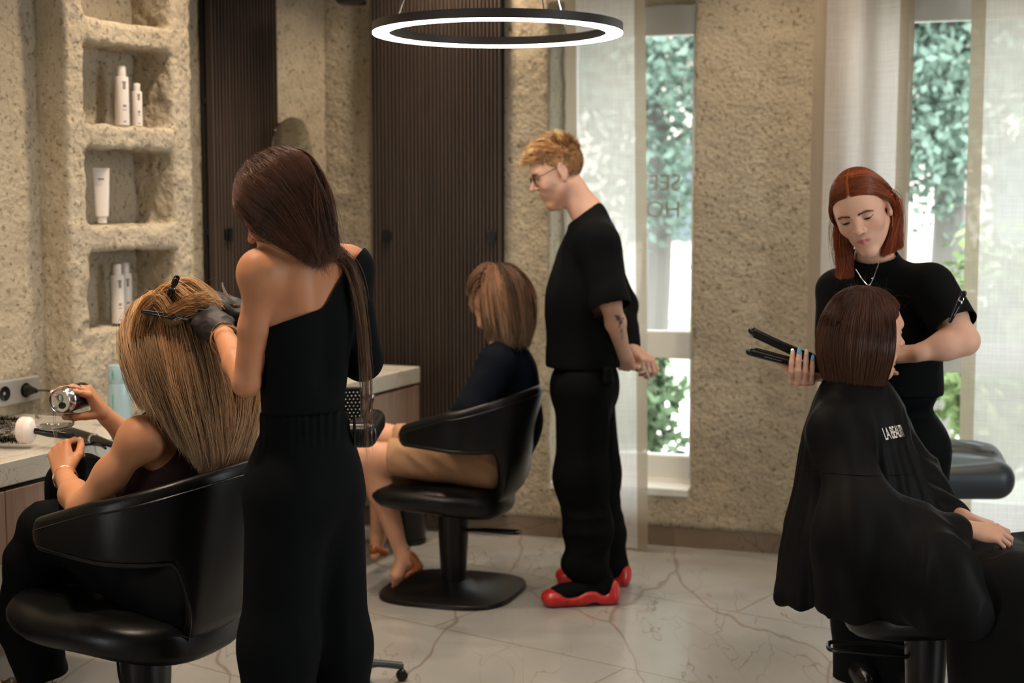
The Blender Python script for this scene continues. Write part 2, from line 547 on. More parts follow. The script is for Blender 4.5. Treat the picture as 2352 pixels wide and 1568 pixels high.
def m_pane(name, tint=(1, 1, 1)):
    m = bpy.data.materials.new(name); m.use_nodes = True; t = NT(m); t.t.nodes.remove(t.b); t.b = None
    tr = t.n('BsdfTransparent'); tr.inputs[0].default_value = (*tint, 1)
    g = t.n('BsdfGlossy'); g.inputs['Roughness'].default_value = .02
    fr = t.n('Fresnel'); fr.inputs[0].default_value = 1.3
    mx = t.n('MixShader'); t.l(fr.outputs[0], mx.inputs[0]); t.l(tr.outputs[0], mx.inputs[1]); t.l(g.outputs[0], mx.inputs[2])
    t.l(mx.outputs[0], t.out.inputs[0]); return m
M_PANE = m_pane('window_glass', (.96, .98, .97))
M_MIRROR = mat('mirror_glass', (.86, .88, .86), .03, 1)
M_GLASS = m_pane('drinking_glass', (.985, .985, .985)); M_GLASS.node_tree.nodes['Fresnel'].inputs[0].default_value = 1.12
M_WATER = m_pane('water', (.97, .97, .98)); M_WATER.node_tree.nodes['Fresnel'].inputs[0].default_value = 1.25

def m_skin(name):
    m = mat(name, (.6, .35, .22), .48, spec=.35, vcol=True, sss=.12); t = NT(m)
    t.bump(t.noise(t.coord(), 420, 3), .12, .001); return m
M_SKIN = m_skin('skin')
def m_hair(name, rough=.34):
    m = mat(name, (.2, .1, .05), rough, spec=.6, vcol=True); t = NT(m)
    tl = t.n('BsdfTranslucent'); t.l(t.b.inputs['Base Color'].links[0].from_socket, tl.inputs[0])
    mx = t.n('MixShader'); mx.inputs[0].default_value = .42; t.l(t.b.outputs[0], mx.inputs[1]); t.l(tl.outputs[0], mx.inputs[2]); t.l(mx.outputs[0], t.out.inputs[0])
    return m
M_HAIR = m_hair('hair')
_t = NT(M_GLASS); _d = _t.n('BsdfTranslucent'); _d.inputs[0].default_value = (.9, .9, .9, 1); _m = _t.n('MixShader'); _m.inputs[0].default_value = .09
_t.l(_t.out.inputs[0].links[0].from_socket, _m.inputs[1]); _t.l(_d.outputs[0], _m.inputs[2]); _t.l(_m.outputs[0], _t.out.inputs[0])
M_CAPM = mat('scalp_root_colour', (.1, .05, .03), .8, spec=.05, vcol=True)
M_EYE = mat('eye_surface', (.8, .8, .8), .08, vcol=True)
M_NAILB = mat('blue_nail', (.16, .38, .62), .2)
M_NAILN = mat('nude_nail', (.75, .52, .46), .2)
# ================================================================== ROOM
FO = np.array([.231, 6.49, 0]); FE = nz([.952, -.3065, 0]); FN = np.array([-FE[1] * -1 * -1, 0, 0])
FN = nz([-.3065, -.952, 0])                       # into the room
def fw(s, d, z): return FO + FE * s + FN * d + np.array([0, 0, z])
MF = frame(FE, -FN, (0, 0, 1), FO)                # +y = outwards
WO = np.array([-1.67, 4.96, 0]); WE = nz([.39, .92, 0]); WN = nz([.92, -.39, 0])
def lw(t, d, z): return WO + WE * t + WN * d + np.array([0, 0, z])
MW = frame(WE, -WN, (0, 0, 1), WO)
RT = 2.95

def rough_wall(name, M, boxes, cuts, h, amp=.007, res=.05, mats=M_PL, label=None, kind='structure'):
    pr = [bx(c, hh, .012, M=M, k=.01) for c, hh in boxes] + [bx(c, hh, .02, M=M, op='s', k=.02) for c, hh in cuts]
    V, F = sdf_surf(pr, h)
    N = vnorm(V, F)
    V = V + N * (noise3(V, 1 / res) * amp + noise3(V, 2.3 / res, 5) * amp * .5 + noise3(V, .3 / res, 9) * amp)[:, None]
    o = mesh_np(name, V, F, mats)
    tag(o, label, kind=kind)
    return o
def B(x0, x1, y0, y1, z0, z1): return ((x0 + x1) / 2, (y0 + y1) / 2, (z0 + z1) / 2), (abs(x1 - x0) / 2, abs(y1 - y0) / 2, abs(z1 - z0) / 2)

# far wall, with two deep window openings
W1 = (-.067, .576); W2 = (1.35, 2.75); ZB, ZT = .235, 2.39
rough_wall('wall_far', MF, [B(-1.35, 3.4, 0, .36, .085, RT + .05)],
           [B(W1[0], W1[1], -.1, .5, ZB, ZT), B(W2[0], W2[1], -.1, .5, .09, ZT + .02)], .014, amp=.004)
# left wall
rough_wall('wall_left', MW, [B(-6.0, 2.12, .0, .2, .0, RT + .05)], [], .020, amp=.005)
# pier with the product niches
PO = np.array([-1.509, 4.986, 0]); PE = nz([.5, .866, 0]); PN = nz([.866, -.5, 0])
MP = frame(PE, -PN, (0, 0, 1), PO)
NI = [(2.155, 2.46), (1.79, 2.071), (1.44, 1.709), (1.075, 1.349)]
pc = [B(.085, .515, -.1, .25, z0, z1) for z0, z1 in NI]
rough_wall('wall_niche_pier', MP, [B(0, .617, 0, .42, .0, RT + .05)], pc, .010, amp=.0055, res=.035, mats=M_PLW)
# right wall and the wall behind the camera
RX, BY = 3.35, -2.6
m = MB()
for y0, y1 in ((BY, 1.5), (2.9, 6.0)): m.box((RX + .1, (y0 + y1) / 2, RT / 2), (.1, (y1 - y0) / 2, RT / 2))
for y0, y1 in ((1.5, 2.9),):
    m.box((RX + .1, (y0 + y1) / 2, .2), (.1, (y1 - y0) / 2, .2)); m.box((RX + .1, (y0 + y1) / 2, 2.68), (.1, (y1 - y0) / 2, .27))
tag(m.build('wall_right', M_PL), kind='structure')
m = MB(); m.box((-.6, BY - .1, RT / 2), (4.1, .1, RT / 2)); tag(m.build('wall_back', M_PL), kind='structure')
m = MB()
m.add([(-6, BY - .3, 0), (5.2, BY - .3, 0), (5.2, 6.6, 0), (1.2, 6.75, 0), (-.6, 7.6, 0), (-6, 7.6, 0)], [(0, 1, 2, 3, 4, 5)])
tag(m.build('floor', M_FLOOR), kind='structure')
m = MB(); m.box((-.8, 2.5, RT + .1), (5.2, 5.4, .1)); tag(m.build('ceiling', mat('ceiling_paint', (.42, .38, .32), .9)), kind='structure')
# skirting under the plaster
m = MB()
for s0, s1 in ((-1.2, W2[0]), (W2[1], 3.3)):
    m.box(fw((s0 + s1) / 2, -.04, .046), ((s1 - s0) / 2, .03, .046), R=MF[:3, :3])
tag(m.build('baseboard_far', M_SKIRT), kind='structure')
m = MB(); m.box(lw(-1, -.0, .046), (3.1, .02, .046), R=MW[:3, :3])
tag(m.build('baseboard_left', M_SKIRT), kind='structure')

def window(nm, s0, s1, zb, zt, zm, lf=.0, casements=()):
    D = -.27
    e = empty(nm); e['kind'] = 'structure'
    def bar(mb, a, b, z0, z1, d0=-.24, d1=-.31): mb.box(fw((a + b) / 2, (d0 + d1) / 2, (z0 + z1) / 2), (abs(b - a) / 2, abs(d1 - d0) / 2, abs(z1 - z0) / 2), R=MF[:3, :3], bev=.004)
    m = MB()
    bar(m, s0 - .02, s1 + .02, zt - .115, zt + .02); bar(m, s0 - .02, s1 + .02, zb, zb + .11)
    bar(m, s0 - .02, s0 + .05 + lf, zb, zt); bar(m, s1 - .05, s1 + .02, zb, zt)
    bar(m, s0, s1, zm - .062, zm + .062)
    for c in casements: bar(m, c - .05, c + .05, zb, zt)
    m.build('frame', M_WHITE, e)
    m = MB(); m.box(fw((s0 + s1) / 2, -.142, zb - .012), ((s1 - s0) / 2 - .004, .145, .018), R=MF[:3, :3], bev=.004)
    m.build('sill', M_WHITE, e)
    m = MB(); m.box(fw((s0 + s1) / 2, -.275, (zb + zt) / 2), ((s1 - s0) / 2, .004, (zt - zb) / 2), R=MF[:3, :3])
    m.build('pane', M_PANE, e)
    return e
w1 = window('window_1', W1[0], W1[1], ZB + .02, ZT - .01, .875)
w2 = window('window_2', W2[0], W2[1], .12, ZT + .01, .855, .055, (2.28,))
# writing on the outside of the first pane, seen from behind
def letters(txt, loc, X, Z, size, mt, parent, name='lettering', ext=.0006, align='LEFT', sx=1.0):
    cu = bpy.data.curves.new(name, 'FONT'); cu.body = txt; cu.size = size; cu.extrude = ext; cu.align_x = align
    cu.space_line = 1.15
    o = bpy.data.objects.new(name, cu); cu.materials.append(mt)
    X = nz(X); Z = nz(Z); Y = np.cross(X, Z) * -1
    Mx = Matrix([[X[0] * sx, Z[0], np.cross(X, Z)[0], loc[0]], [X[1] * sx, Z[1], np.cross(X, Z)[1], loc[1]], [X[2] * sx, Z[2], np.cross(X, Z)[2], loc[2]], [0, 0, 0, 1]])
    C.objects.link(o)
    if parent is not None: o.parent = parent
    o.matrix_basis = Mx
    return o
letters('SEE\nHOU', fw(.47, -.283, 1.575), -FE, (0, 0, 1), .105, mat('beige_vinyl_letters', (.85, .82, .66), .6), w1)
# right-hand wall windows, out of the frame, same white profile
for i, (y0, y1) in enumerate(((1.5, 2.9),)):
    e = empty('window_%d' % (i + 3)); e['kind'] = 'structure'
    m = MB()
    for z in (.44, 2.37): m.box((RX + .1, (y0 + y1) / 2, z), (.03, .7, .04))
    for y in (y0 + .04, (y0 + y1) / 2, y1 - .04): m.box((RX + .1, y, 1.4), (.03, .04, 1.0))
    m.build('frame', M_WHITE, e)
    portal('window_portal', (RX + .22, (y0 + y1) / 2, 1.4), (-1, 0, 0), 1.4, 2.0)
portal('window_portal', fw(sum(W1) / 2, -.4, 1.31), FN, W1[1] - W1[0], 2.15)
portal('window_portal', fw(sum(W2) / 2, -.4, 1.25), FN, W2[1] - W2[0], 2.3)

# ------------------------------------------------------------------ slatted screens
def slats(M, u0, u1, z0, z1, pitch, label, clips, rails):
    e = empty('slatted_screen', M[:3, 3], label=label, cat='screen', group='slatted screens')
    R = M[:3, :3]; o = M[:3, 3]
    L = lambda u, d, z: R @ np.array([u, -d, z])
    m = MB(); n = int(round((u1 - u0) / pitch))
    for i in range(n):
        u = u0 + (i + .5) * (u1 - u0) / n
        m.box(L(u, .048, (z0 + z1) / 2), (pitch * .27, .014, (z1 - z0) / 2), R=R)
    m.build('slats', M_SLAT, e)
    m = MB(); m.box(L((u0 + u1) / 2, .017, (z0 + z1) / 2), ((u1 - u0) / 2, .005, (z1 - z0) / 2), R=R)
    m.build('backing_panel', M_DARK, e)
    for z in rails:
        m = MB(); m.box(L((u0 + u1) / 2, .028, z), ((u1 - u0) / 2, .005, .012), R=R); m.build('rail', M_DARK, e)
    for u, z in clips:
        m = MB(); m.box(L(u, .066, z), (.022, .006, .020), R=R, bev=.003); m.box(L(u, .074, z), (.014, .004, .026), R=R)
        m.build('bracket', M_BLACKM, e)
    return e
slats(MF, -.905, -.275, .09, 2.9, .0178, 'dark brown slatted screen behind the blonde client in beige shorts', [(-.825, 1.37), (-.315, 1.37)], (1.96, 1.40, .95, .5))
slats(MW, 1.045, 1.545, .80, 2.9, .0235, 'dark brown slatted screen between the niches and the mirror', [(1.14, 1.39), (1.5, 1.39)], (1.93, 1.40, 1.0))

# free-form mirror on the left wall
mr = empty('mirror', lw(1.75, .05, 1.4), label='frameless cloud-shaped mirror behind the brown-haired stylist', cat='mirror')
mc_ = lw(1.640, .088, 0); ma = math.radians(12.0)
mE = nz([WE[0] * math.cos(ma) - WE[1] * math.sin(ma), WE[0] * math.sin(ma) + WE[1] * math.cos(ma), 0]); mN = nz([mE[1], -mE[0], 0])
th = np.linspace(0, 2 * PI, 120, endpoint=False)
def mr_pt(a, d):
    r = 1 + .10 * math.cos(3 * a + .5) + .05 * math.cos(5 * a)
    c, s = math.cos(a), math.sin(a); c = abs(c) ** .75 * (1 if c > 0 else -1); s = abs(s) ** .75 * (1 if s > 0 else -1)
    return mc_ + mE * (.335 * r * c) + mN * d + np.array([0, 0, 1.45 + .42 * r * s]) - lw(1.75, .05, 1.4)
m = MB(); n = len(th)
m.add([mr_pt(a, .003) for a in th] + [mr_pt(a, -.003) for a in th], [tuple(range(n))[::-1]] + [(i, (i + 1) % n, n + (i + 1) % n, n + i) for i in range(n)] + [tuple(range(n, 2 * n))])
m.build('glass', M_MIRROR, mr)
m = MB(); m.box(mc_ - mN * .036 + np.array([0, 0, 1.47]) - lw(1.75, .05, 1.4), (.05, .032, .12), R=np.stack([mE, mN, [0, 0, 1]], 1)); m.build('wall_mount', M_BLACKM, mr)

# ------------------------------------------------------------------ counters along the left wall
def counter(t0, t1, label):
    f = .61                                                # depth from the wall
    e = empty('styling_counter', lw((t0 + t1) / 2, .3, 0), label=label, cat='counter', group='wall-hung styling counters')
    o = lw((t0 + t1) / 2, .3, 0); R = MW[:3, :3]
    L = lambda t, d, z: lw(t, d, z) - o
    m = MB(); m.box(L((t0 + t1) / 2, f / 2, .765), ((t1 - t0) / 2, f / 2, .035), R=R, bev=.003); m.build('worktop', M_SLAB, e)
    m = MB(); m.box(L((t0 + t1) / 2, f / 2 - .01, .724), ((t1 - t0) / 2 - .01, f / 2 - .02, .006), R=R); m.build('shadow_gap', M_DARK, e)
    nd = max(1, int(round((t1 - t0) / .7)))
    m = MB(); m.box(L((t0 + t1) / 2, f / 2 - .02, .615), ((t1 - t0) / 2, f / 2 - .02, .102), R=R); m.build('body', M_WOOD, e)
    for i in range(nd):
        a = t0 + (t1 - t0) * i / nd; b = t0 + (t1 - t0) * (i + 1) / nd
        m = MB(); m.box(L((a + b) / 2, f - .012, .615), ((b - a) / 2 - .002, .009, .102), R=R, bev=.002); m.build('drawer_front', M_WOOD, e)
    return e
# front edge of the worktop runs through (-1.405,3.99) and (-.458,6.25)
fe0 = np.array([-1.405, 3.99, 0])
F0 = (fe0 - WO) @ WN
print('counter front offset', F0, 't', (fe0 - WO) @ WE, (np.array([-.458, 6.25, 0]) - WO) @ WE, (np.array([-.458, 6.25, 0]) - WO) @ WN)
counter(-2.3, -.02, 'marble-topped counter the blonde client with the glass sits at')
counter(.75, 1.80, 'marble-topped counter with walnut drawer behind the tool trolley')

# socket plate
sk = empty('wall_socket', lw(-.09, .0, .885), label='silver double wall socket above the near marble counter', cat='socket')
R = MW[:3, :3]; L = lambda t, d, z: R @ np.array([t, -d, z])
m = MB(); m.box(L(0, .02, 0), (.125, .012, .042), R=R, bev=.004); m.build('face_plate', mat('brushed_silver', (.45, .46, .44), .4, .6), sk)
for u in (-.05, .05):
    m = MB(); Rl = np.stack([R @ [1, 0, 0], R @ [0, 0, 1], R @ [0, -1, 0]], 1)
    m.lathe([(.001, .006), (.021, .006), (.024, .010), (.025, .013), (.024, .014), (.001, .009)], 24, L(u, .022, 0), R=Rl)
    m.build('outlet', M_BLKP, sk, smooth=True)
# plug and its cord
pg = empty('plug', lw(-.04, .03, .885), label='black plug and cord in the right-hand outlet', cat='plug')
m = MB(); m.lathe([(.001, .0), (.018, .0), (.019, .018), (.012, .034), (.008, .05), (.001, .052)], 18, (0, 0, 0), R=Rl); m.build('plug_body', M_BLKP, pg, smooth=True)
pts = [L(0, .045, 0), L(.02, .085, -.005), L(.05, .11, -.04), L(.065, .13, -.10), L(.06, .15, -.12), L(.12, .2, -.10)]
def curve_pts(p, n=40):
    p = np.asarray(p, float); m_ = len(p); t = np.linspace(0, m_ - 1, n); o = []
    for a in t:
        i = min(int(a), m_ - 2); f = a - i
        p0, p1, p2, p3 = p[max(i - 1, 0)], p[i], p[i + 1], p[min(i + 2, m_ - 1)]
        o.append(.5 * ((2 * p1) + (-p0 + p2) * f + (2 * p0 - 5 * p1 + 4 * p2 - p3) * f * f + (-p0 + 3 * p1 - 3 * p2 + p3) * f ** 3))
    return np.array(o)
pts = [L(0, .045, 0), L(.03, .08, -.003), L(.055, .10, -.03), L(.066, .13, -.070), L(.064, .155, -.082)]
m = MB(); m.tube(curve_pts(pts, 24), .0035, 8); m.build('cord', M_BLKP, pg, smooth=True)

# ------------------------------------------------------------------ bottles in the niches
def rot_to(z, x=(1, 0, 0)):
    z = nz(z); x = np.asarray(x, float); x = nz(x - z * z.dot(x)); return np.stack([x, np.cross(z, x), z], 1)
M_LET = mat('grey_print', (.28, .24, .24), .6)
def bottle(loc, r, h, label, group):
    e = empty('lotion_bottle', loc, label=label, cat='bottle', group=group)
    m = MB(); m.lathe([(.001, 0), (r * .96, 0), (r, .004), (r, h * .80), (r * .96, h * .815), (r * .66, h * .82)], 28); m.build('body', M_BOTTLE, e, smooth=True)
    m = MB(); m.lathe([(r * .64, h * .82), (r * .66, h * .83), (r * .66, h * .985), (r * .60, h), (.001, h)], 24); m.build('cap', M_BOTTLE, e, smooth=True)
    d = nz(np.array([-loc[0] + .25, -loc[1], 0])); X = np.cross((0, 0, 1), d)
    for z, wd, hg in ((.70, .6, .010), (.60, .45, .03), (.30, .5, .012), (.25, .55, .004), (.05, .4, .006)):
        a = np.linspace(-wd / 2, wd / 2, 6) + .35; c0 = math.atan2(d[1], d[0])
        V = []
        for zz in (z * h, z * h + hg * .8):
            V += [(1.006 * r * math.cos(c0 + q), 1.006 * r * math.sin(c0 + q), zz) for q in a]
        mm = MB(); mm.add(V, [(i, i + 1, 7 + i, 6 + i) for i in range(5)])
        if z in (.60, .30): mm.build('print', M_LET, e)
        else: mm.build('print', M_LET, e)
    return e
def pier(u, d, z): return PO + PE * u - PN * d + np.array([0, 0, z])
bottle(pier(.325, .07, 1.797), .0255, .212, 'tall white bottle in the upper niche', 'white bottles in the niches')
bottle(pier(.40, .07, 1.797), .0195, .155, 'short white bottle beside the tall one in the upper niche', 'white bottles in the niches')
bottle(pier(.30, .09, 1.082), .0235, .215, 'left white bottle of the pair in the lowest niche', 'white bottles in the niches')
bottle(pier(.37, .12, 1.082), .0235, .217, 'right white bottle of the pair in the lowest niche', 'white bottles in the niches')
def tube_pack(loc, wid, h, label, rz):
    e = empty('cream_tube', loc, rz, label=label, cat='tube', group='cream tubes in the middle niche')
    m = MB(); V = []; n = 24
    for i, (z, sx, sy) in enumerate(((0, .55, .5), (.02, .56, .5), (.025, .8, .75), (h * .5, .9, .55), (h * .9, 1, .10), (h, 1, .03))):
        a = np.arange(n) * 2 * PI / n
        V += [(wid * sx * math.cos(q), wid * .8 * sy * math.sin(q), z) for q in a]
    F = [(i * n + k, i * n + (k + 1) % n, (i + 1) * n + (k + 1) % n, (i + 1) * n + k) for i in range(5) for k in range(n)] + [tuple(range(n))[::-1], tuple(5 * n + k for k in range(n))]
    m.add(V, F); m.build('tube_body', M_BOTTLE, e, smooth=True)
    m = MB(); m.box((0, -wid * .45, h * .8), (wid * .35, .001, .003)); m.build('print', M_LET, e)
    return e
t0 = tube_pack(pier(.205, .06, 1.447), .0285, .195, 'white cream tube standing in the middle niche', .25)
tube_pack(pier(.130, .085, 1.447), .024, .19, 'white cream tube half hidden by the niche edge', 1.3)

# ------------------------------------------------------------------ things on the near counter
CT = .8005
M_BLUE = mat('pale_blue_plastic', (.50, .72, .82), .25, trans=.35)
e = empty('measuring_bottle', (P(276, 960, 4.72)[0], 4.72, CT), label='translucent pale blue measuring bottle with green scale marks', cat='bottle')
m = MB(); r = .037
m.lathe([(.001, 0), (r, 0), (r * 1.02, .01), (r * 1.02, .105), (r * .94, .125), (r * .90, .132)], 32); m.build('body', M_BLUE, e, smooth=True)
m = MB(); m.lathe([(r * .90, .132), (r * .98, .142), (r * .98, .185), (r * .92, .191), (.001, .191)], 32); m.build('cap', M_BLUE, e, smooth=True)
M_GRN = mat('green_print', (.08, .45, .32), .5)
for x0, z0, z1 in ((-.012, .03, .10), (-.012, .150, .178), (.021, .148, .152)):
    m = MB()
    y = -math.sqrt((r * 1.03) ** 2 - x0 ** 2)
    m.box((x0, y, (z0 + z1) / 2), (.0012, .0008, (z1 - z0) / 2))
    for z in np.arange(z0, z1, .014): m.box((x0 + .002, y, z), (.006, .0008, .0008))
    m.build('scale_marks', M_GRN, e)
# canisters behind the client's hair
for (px, Y, r, h, mt, lb, nm) in ((553, 5.55, .034, .075, M_WHITE, 'white tub behind the blonde hair on the counter', 'tub'), (585, 5.75, .022, .11, mat('lime_plastic', (.35, .55, .08), .4), 'lime green canister beside the white tub', 'canister')):
    q = P(px, 930, Y)
    e = empty(nm, (q[0], q[1], CT), label=lb, cat=nm)
    m = MB(); m.lathe([(.001, 0), (r, 0), (r, h * .8), (r * .96, h * .82)], 24); m.build('body', mt, e, smooth=True)
    m = MB(); m.lathe([(r * 1.02, h * .82), (r * 1.02, h), (.001, h)], 24); m.build('lid', M_WHITE, e, smooth=True)

# round brush
a = P(-60, 985, 4.26); b = P(48, 990, 4.24); a[2] = b[2] = CT + .052; ax = nz(b - a)
e = empty('round_brush', b, label='large round brush with white end cap on the marble', cat='hair brush')
R = rot_to(ax)
def m_holes():
    m_ = mat('vented_metal_barrel', (.62, .58, .5), .35, .8); t = NT(m_); v = t.coord((1, 1, 1))
    vo = t.n('TexVoronoi'); vo.inputs['Scale'].default_value = 190; vo.inputs['Randomness'].default_value = .15; t.l(v, vo.inputs['Vector'])
    t.l(t.ramp(vo.outputs['Distance'], [(.36, (.01, .01, .01)), (.42, (.6, .55, .48))]), t.b.inputs['Base Color']); return m_
m = MB(); m.lathe([(.001, -.14), (.030, -.14), (.030, 0), (.001, 0)], 32, R=R); m.build('barrel', m_holes(), e, smooth=True)
m = MB()
for i in range(2600):
    z = rng.uniform(-.137, -.004); q = rng.uniform(0, 2 * PI); dr = R @ np.array([math.cos(q), math.sin(q), rng.uniform(-.12, .12)])
    p0 = R @ np.array([0, 0, z]); s = rng.uniform(.041, .047)
    u = R[:, 2] * .0007; v = np.cross(dr, u)
    m.add([p0 + dr * .029 + u, p0 + dr * .029 - u * .5 + v, p0 + dr * .029 - u * .5 - v, p0 + dr * s], [(0, 1, 3), (1, 2, 3), (2, 0, 3)])
tag(m.build('bristles', M_BLKP, e), kind='stuff')
m = MB(); m.lathe([(.001, 0), (.038, 0), (.041, .006), (.040, .026), (.030, .038), (.012, .043), (.001, .043)], 36, R=R); m.build('end_cap', mat('pale_pink_plastic', (.82, .72, .68), .22), e, smooth=True)
hd = nz(np.array([.9, -.02, -.12])); R2 = rot_to(hd)
m = MB(); m.lathe([(.001, 0), (.008, .0), (.010, .02), (.013, .05), (.012, .09), (.009, .115), (.011, .128), (.001, .134)], 20, R @ np.array([0, 0, .036]), R=R2); m.build('handle', M_BLKP, e, smooth=True)
# curling wand with cord
a = P(170, 975, 4.38); a[2] = CT + .020; b = P(262, 1000, 4.20); b[2] = CT + .014
e = empty('styling_wand', a, label='black curling wand lying behind the glass', cat='styling tool'); R = rot_to(b - a); l = np.linalg.norm(b - a)
m = MB(); m.lathe([(.001, -.09), (.012, -.088), (.016, -.03), (.017, 0), (.016, l * .5), (.011, l * .8), (.009, l), (.001, l)], 24, R=R); m.build('handle', M_BLKP, e, smooth=True)
m = MB(); m.lathe([(.0172, l * .48), (.0180, l * .49), (.0176, l * .52), (.0165, l * .53)], 24, R=R); m.build('ring', M_CHROME, e, smooth=True)
c = [P(168, 1003, 4.22), P(205, 997, 4.27), P(228, 1004, 4.25), P(242, 1013, 4.2)]
for q in c: q[2] = CT + .005
m = MB(); m.tube(curve_pts(c, 24) - a, .004, 8); m.build('cord', M_BLKP, e, smooth=True)

# wall speaker
e = empty('wall_speaker', P(807, -20, 6.3), label='black wall speaker at the top of the corner', cat='speaker')
m = MB(); m.box((0, 0, .03), (.062, .05, .085), bev=.01); m.build('cabinet', M_BLACKM, e)
m = MB(); m.lathe([(.001, .0), (.03, .0), (.033, .006), (.001, .004)], 20, (0, -.05, .03), R=rot_to((0, -1, 0))); m.build('cone', M_BLKP, e, smooth=True)

# bin beneath the far counter
q = P(938, 1190, 6.42)
e = empty('waste_bin', (q[0], q[1], 0), label='black waste bin on the floor below the slatted screen', cat='bin')
m = MB(); m.lathe([(.001, .02), (.074, .02), (.078, .03), (.082, .24), (.085, .245), (.080, .25), (.070, .20), (.001, .03)], 28); m.build('body', M_BLKP, e, smooth=True)
m = MB(); m.lathe([(.001, 0), (.079, 0), (.079, .022), (.001, .022)], 28); m.build('foot_ring', M_BLACKM, e, smooth=True)

# ------------------------------------------------------------------ ring lamps
M_RING = mat('lamp_diffuser', (.9, .9, .9), .5, emit=(1, .93, .84), es=6.5)
def ring_lamp(loc, r, label):
    e = empty('ring_lamp', loc, label=label, cat='pendant lamp', group='hanging ring lamps')
    wd = .052; n = 96
    def ringm(prof):
        m = MB(); V = []; F = []; k = len(prof); a = np.arange(n) * 2 * PI / n
        for rr, z in prof: V += [(rr * math.cos(q), rr * math.sin(q), z) for q in a]
        for i in range(k):
            for j in range(n): F.append((i * n + j, i * n + (j + 1) % n, ((i + 1) % k) * n + (j + 1) % n, ((i + 1) % k) * n + j))
        return m.add(V, F)
    ringm([(r, .002), (r, .030), (r - wd, .030), (r - wd, .002)][::-1]).build('housing', mat('matt_black', (.030, .026, .024), .5), e, smooth=True, angle=.5)
    ringm([(r - .001, -.002), (r - .001, .004), (r - wd + .001, .004), (r - wd + .001, -.002)][::-1]).build('diffuser', M_RING, e, smooth=True, angle=.5)
    for q in (2.75, 5.1, .9):
        p = np.array([(r - wd / 2) * math.cos(q), (r - wd / 2) * math.sin(q), .03]); c = np.array([0, 0, RT - loc[2]])
        m = MB(); m.tube([p, p * .25 + c * .75 + 0], .0022, 6); m.build('wire', M_CHROME, e)
    m = MB(); m.tube([c * .74, c], .003, 6); m.lathe([(.001, RT - loc[2] - .03), (.05, RT - loc[2] - .03), (.05, RT - loc[2])], 20); m.build('ceiling_rose', M_BLACKM, e)
    return e
q = P(1143, 78, 4.75)
lamp1 = ring_lamp(q, .402, 'black ring lamp glowing white above the seated clients')
ring_lamp(np.array([-.80, 3.75, 2.09]), .402, 'black ring lamp above the stylist in the one-shoulder top')
ring_lamp(np.array([1.45, 3.3, 2.35]), .402, 'black ring lamp above the client in the cape')
def wallspot(M, u, d):
    p = M[:3, 3] + M[:3, 0] * u - M[:3, 1] * d; return p[0], p[1]
LS = [(-1.0, 3.1, 58), (.9, 2.6, 8), (.4, 4.6, 12), (2.0, 4.2, 12)]
LS += [(*wallspot(MF, a, .62), w_) for a, w_ in ((-.55, 26.5), (.9, 30), (2.1, 12))]
LS += [(*wallspot(MW, a, .75), w_) for a, w_ in ((-.9, 38), (.35, 50), (1.85, 40))]
for i, (x, y, pw) in enumerate(LS):
    e = empty('ceiling_light', (x, y, RT), label='recessed round ceiling light above the salon floor', cat='ceiling light', group='recessed ceiling lights')
    m = MB(); m.lathe([(.045, -.001), (.06, -.001), (.06, -.008), (.045, -.012)], 24); m.build('trim_ring', M_BLACKM, e)
    m = MB(); m.lathe([(.001, -.002), (.044, -.002), (.001, -.003)], 24); m.build('lens', mat('downlight_lens', (.9, .9, .9), .5, emit=(1, .8, .6), es=4), e)
    spot((x, y, RT - .03), pw, ang=82 if pw % 1 else 120)

# ================================================================== STYLING CHAIR
def loft(m, rings, close_u=False):
    k = len(rings[0]); V = np.concatenate(rings); F = []
    for i in range(len(rings) - (0 if close_u else 1)):
        j = (i + 1) % len(rings)
        for a in range(k): F.append((i * k + a, i * k + (a + 1) % k, j * k + (a + 1) % k, j * k + a))
    if not close_u: F += [tuple(range(k))[::-1], tuple((len(rings) - 1) * k + a for a in range(k))]
    return m.add(V, F)

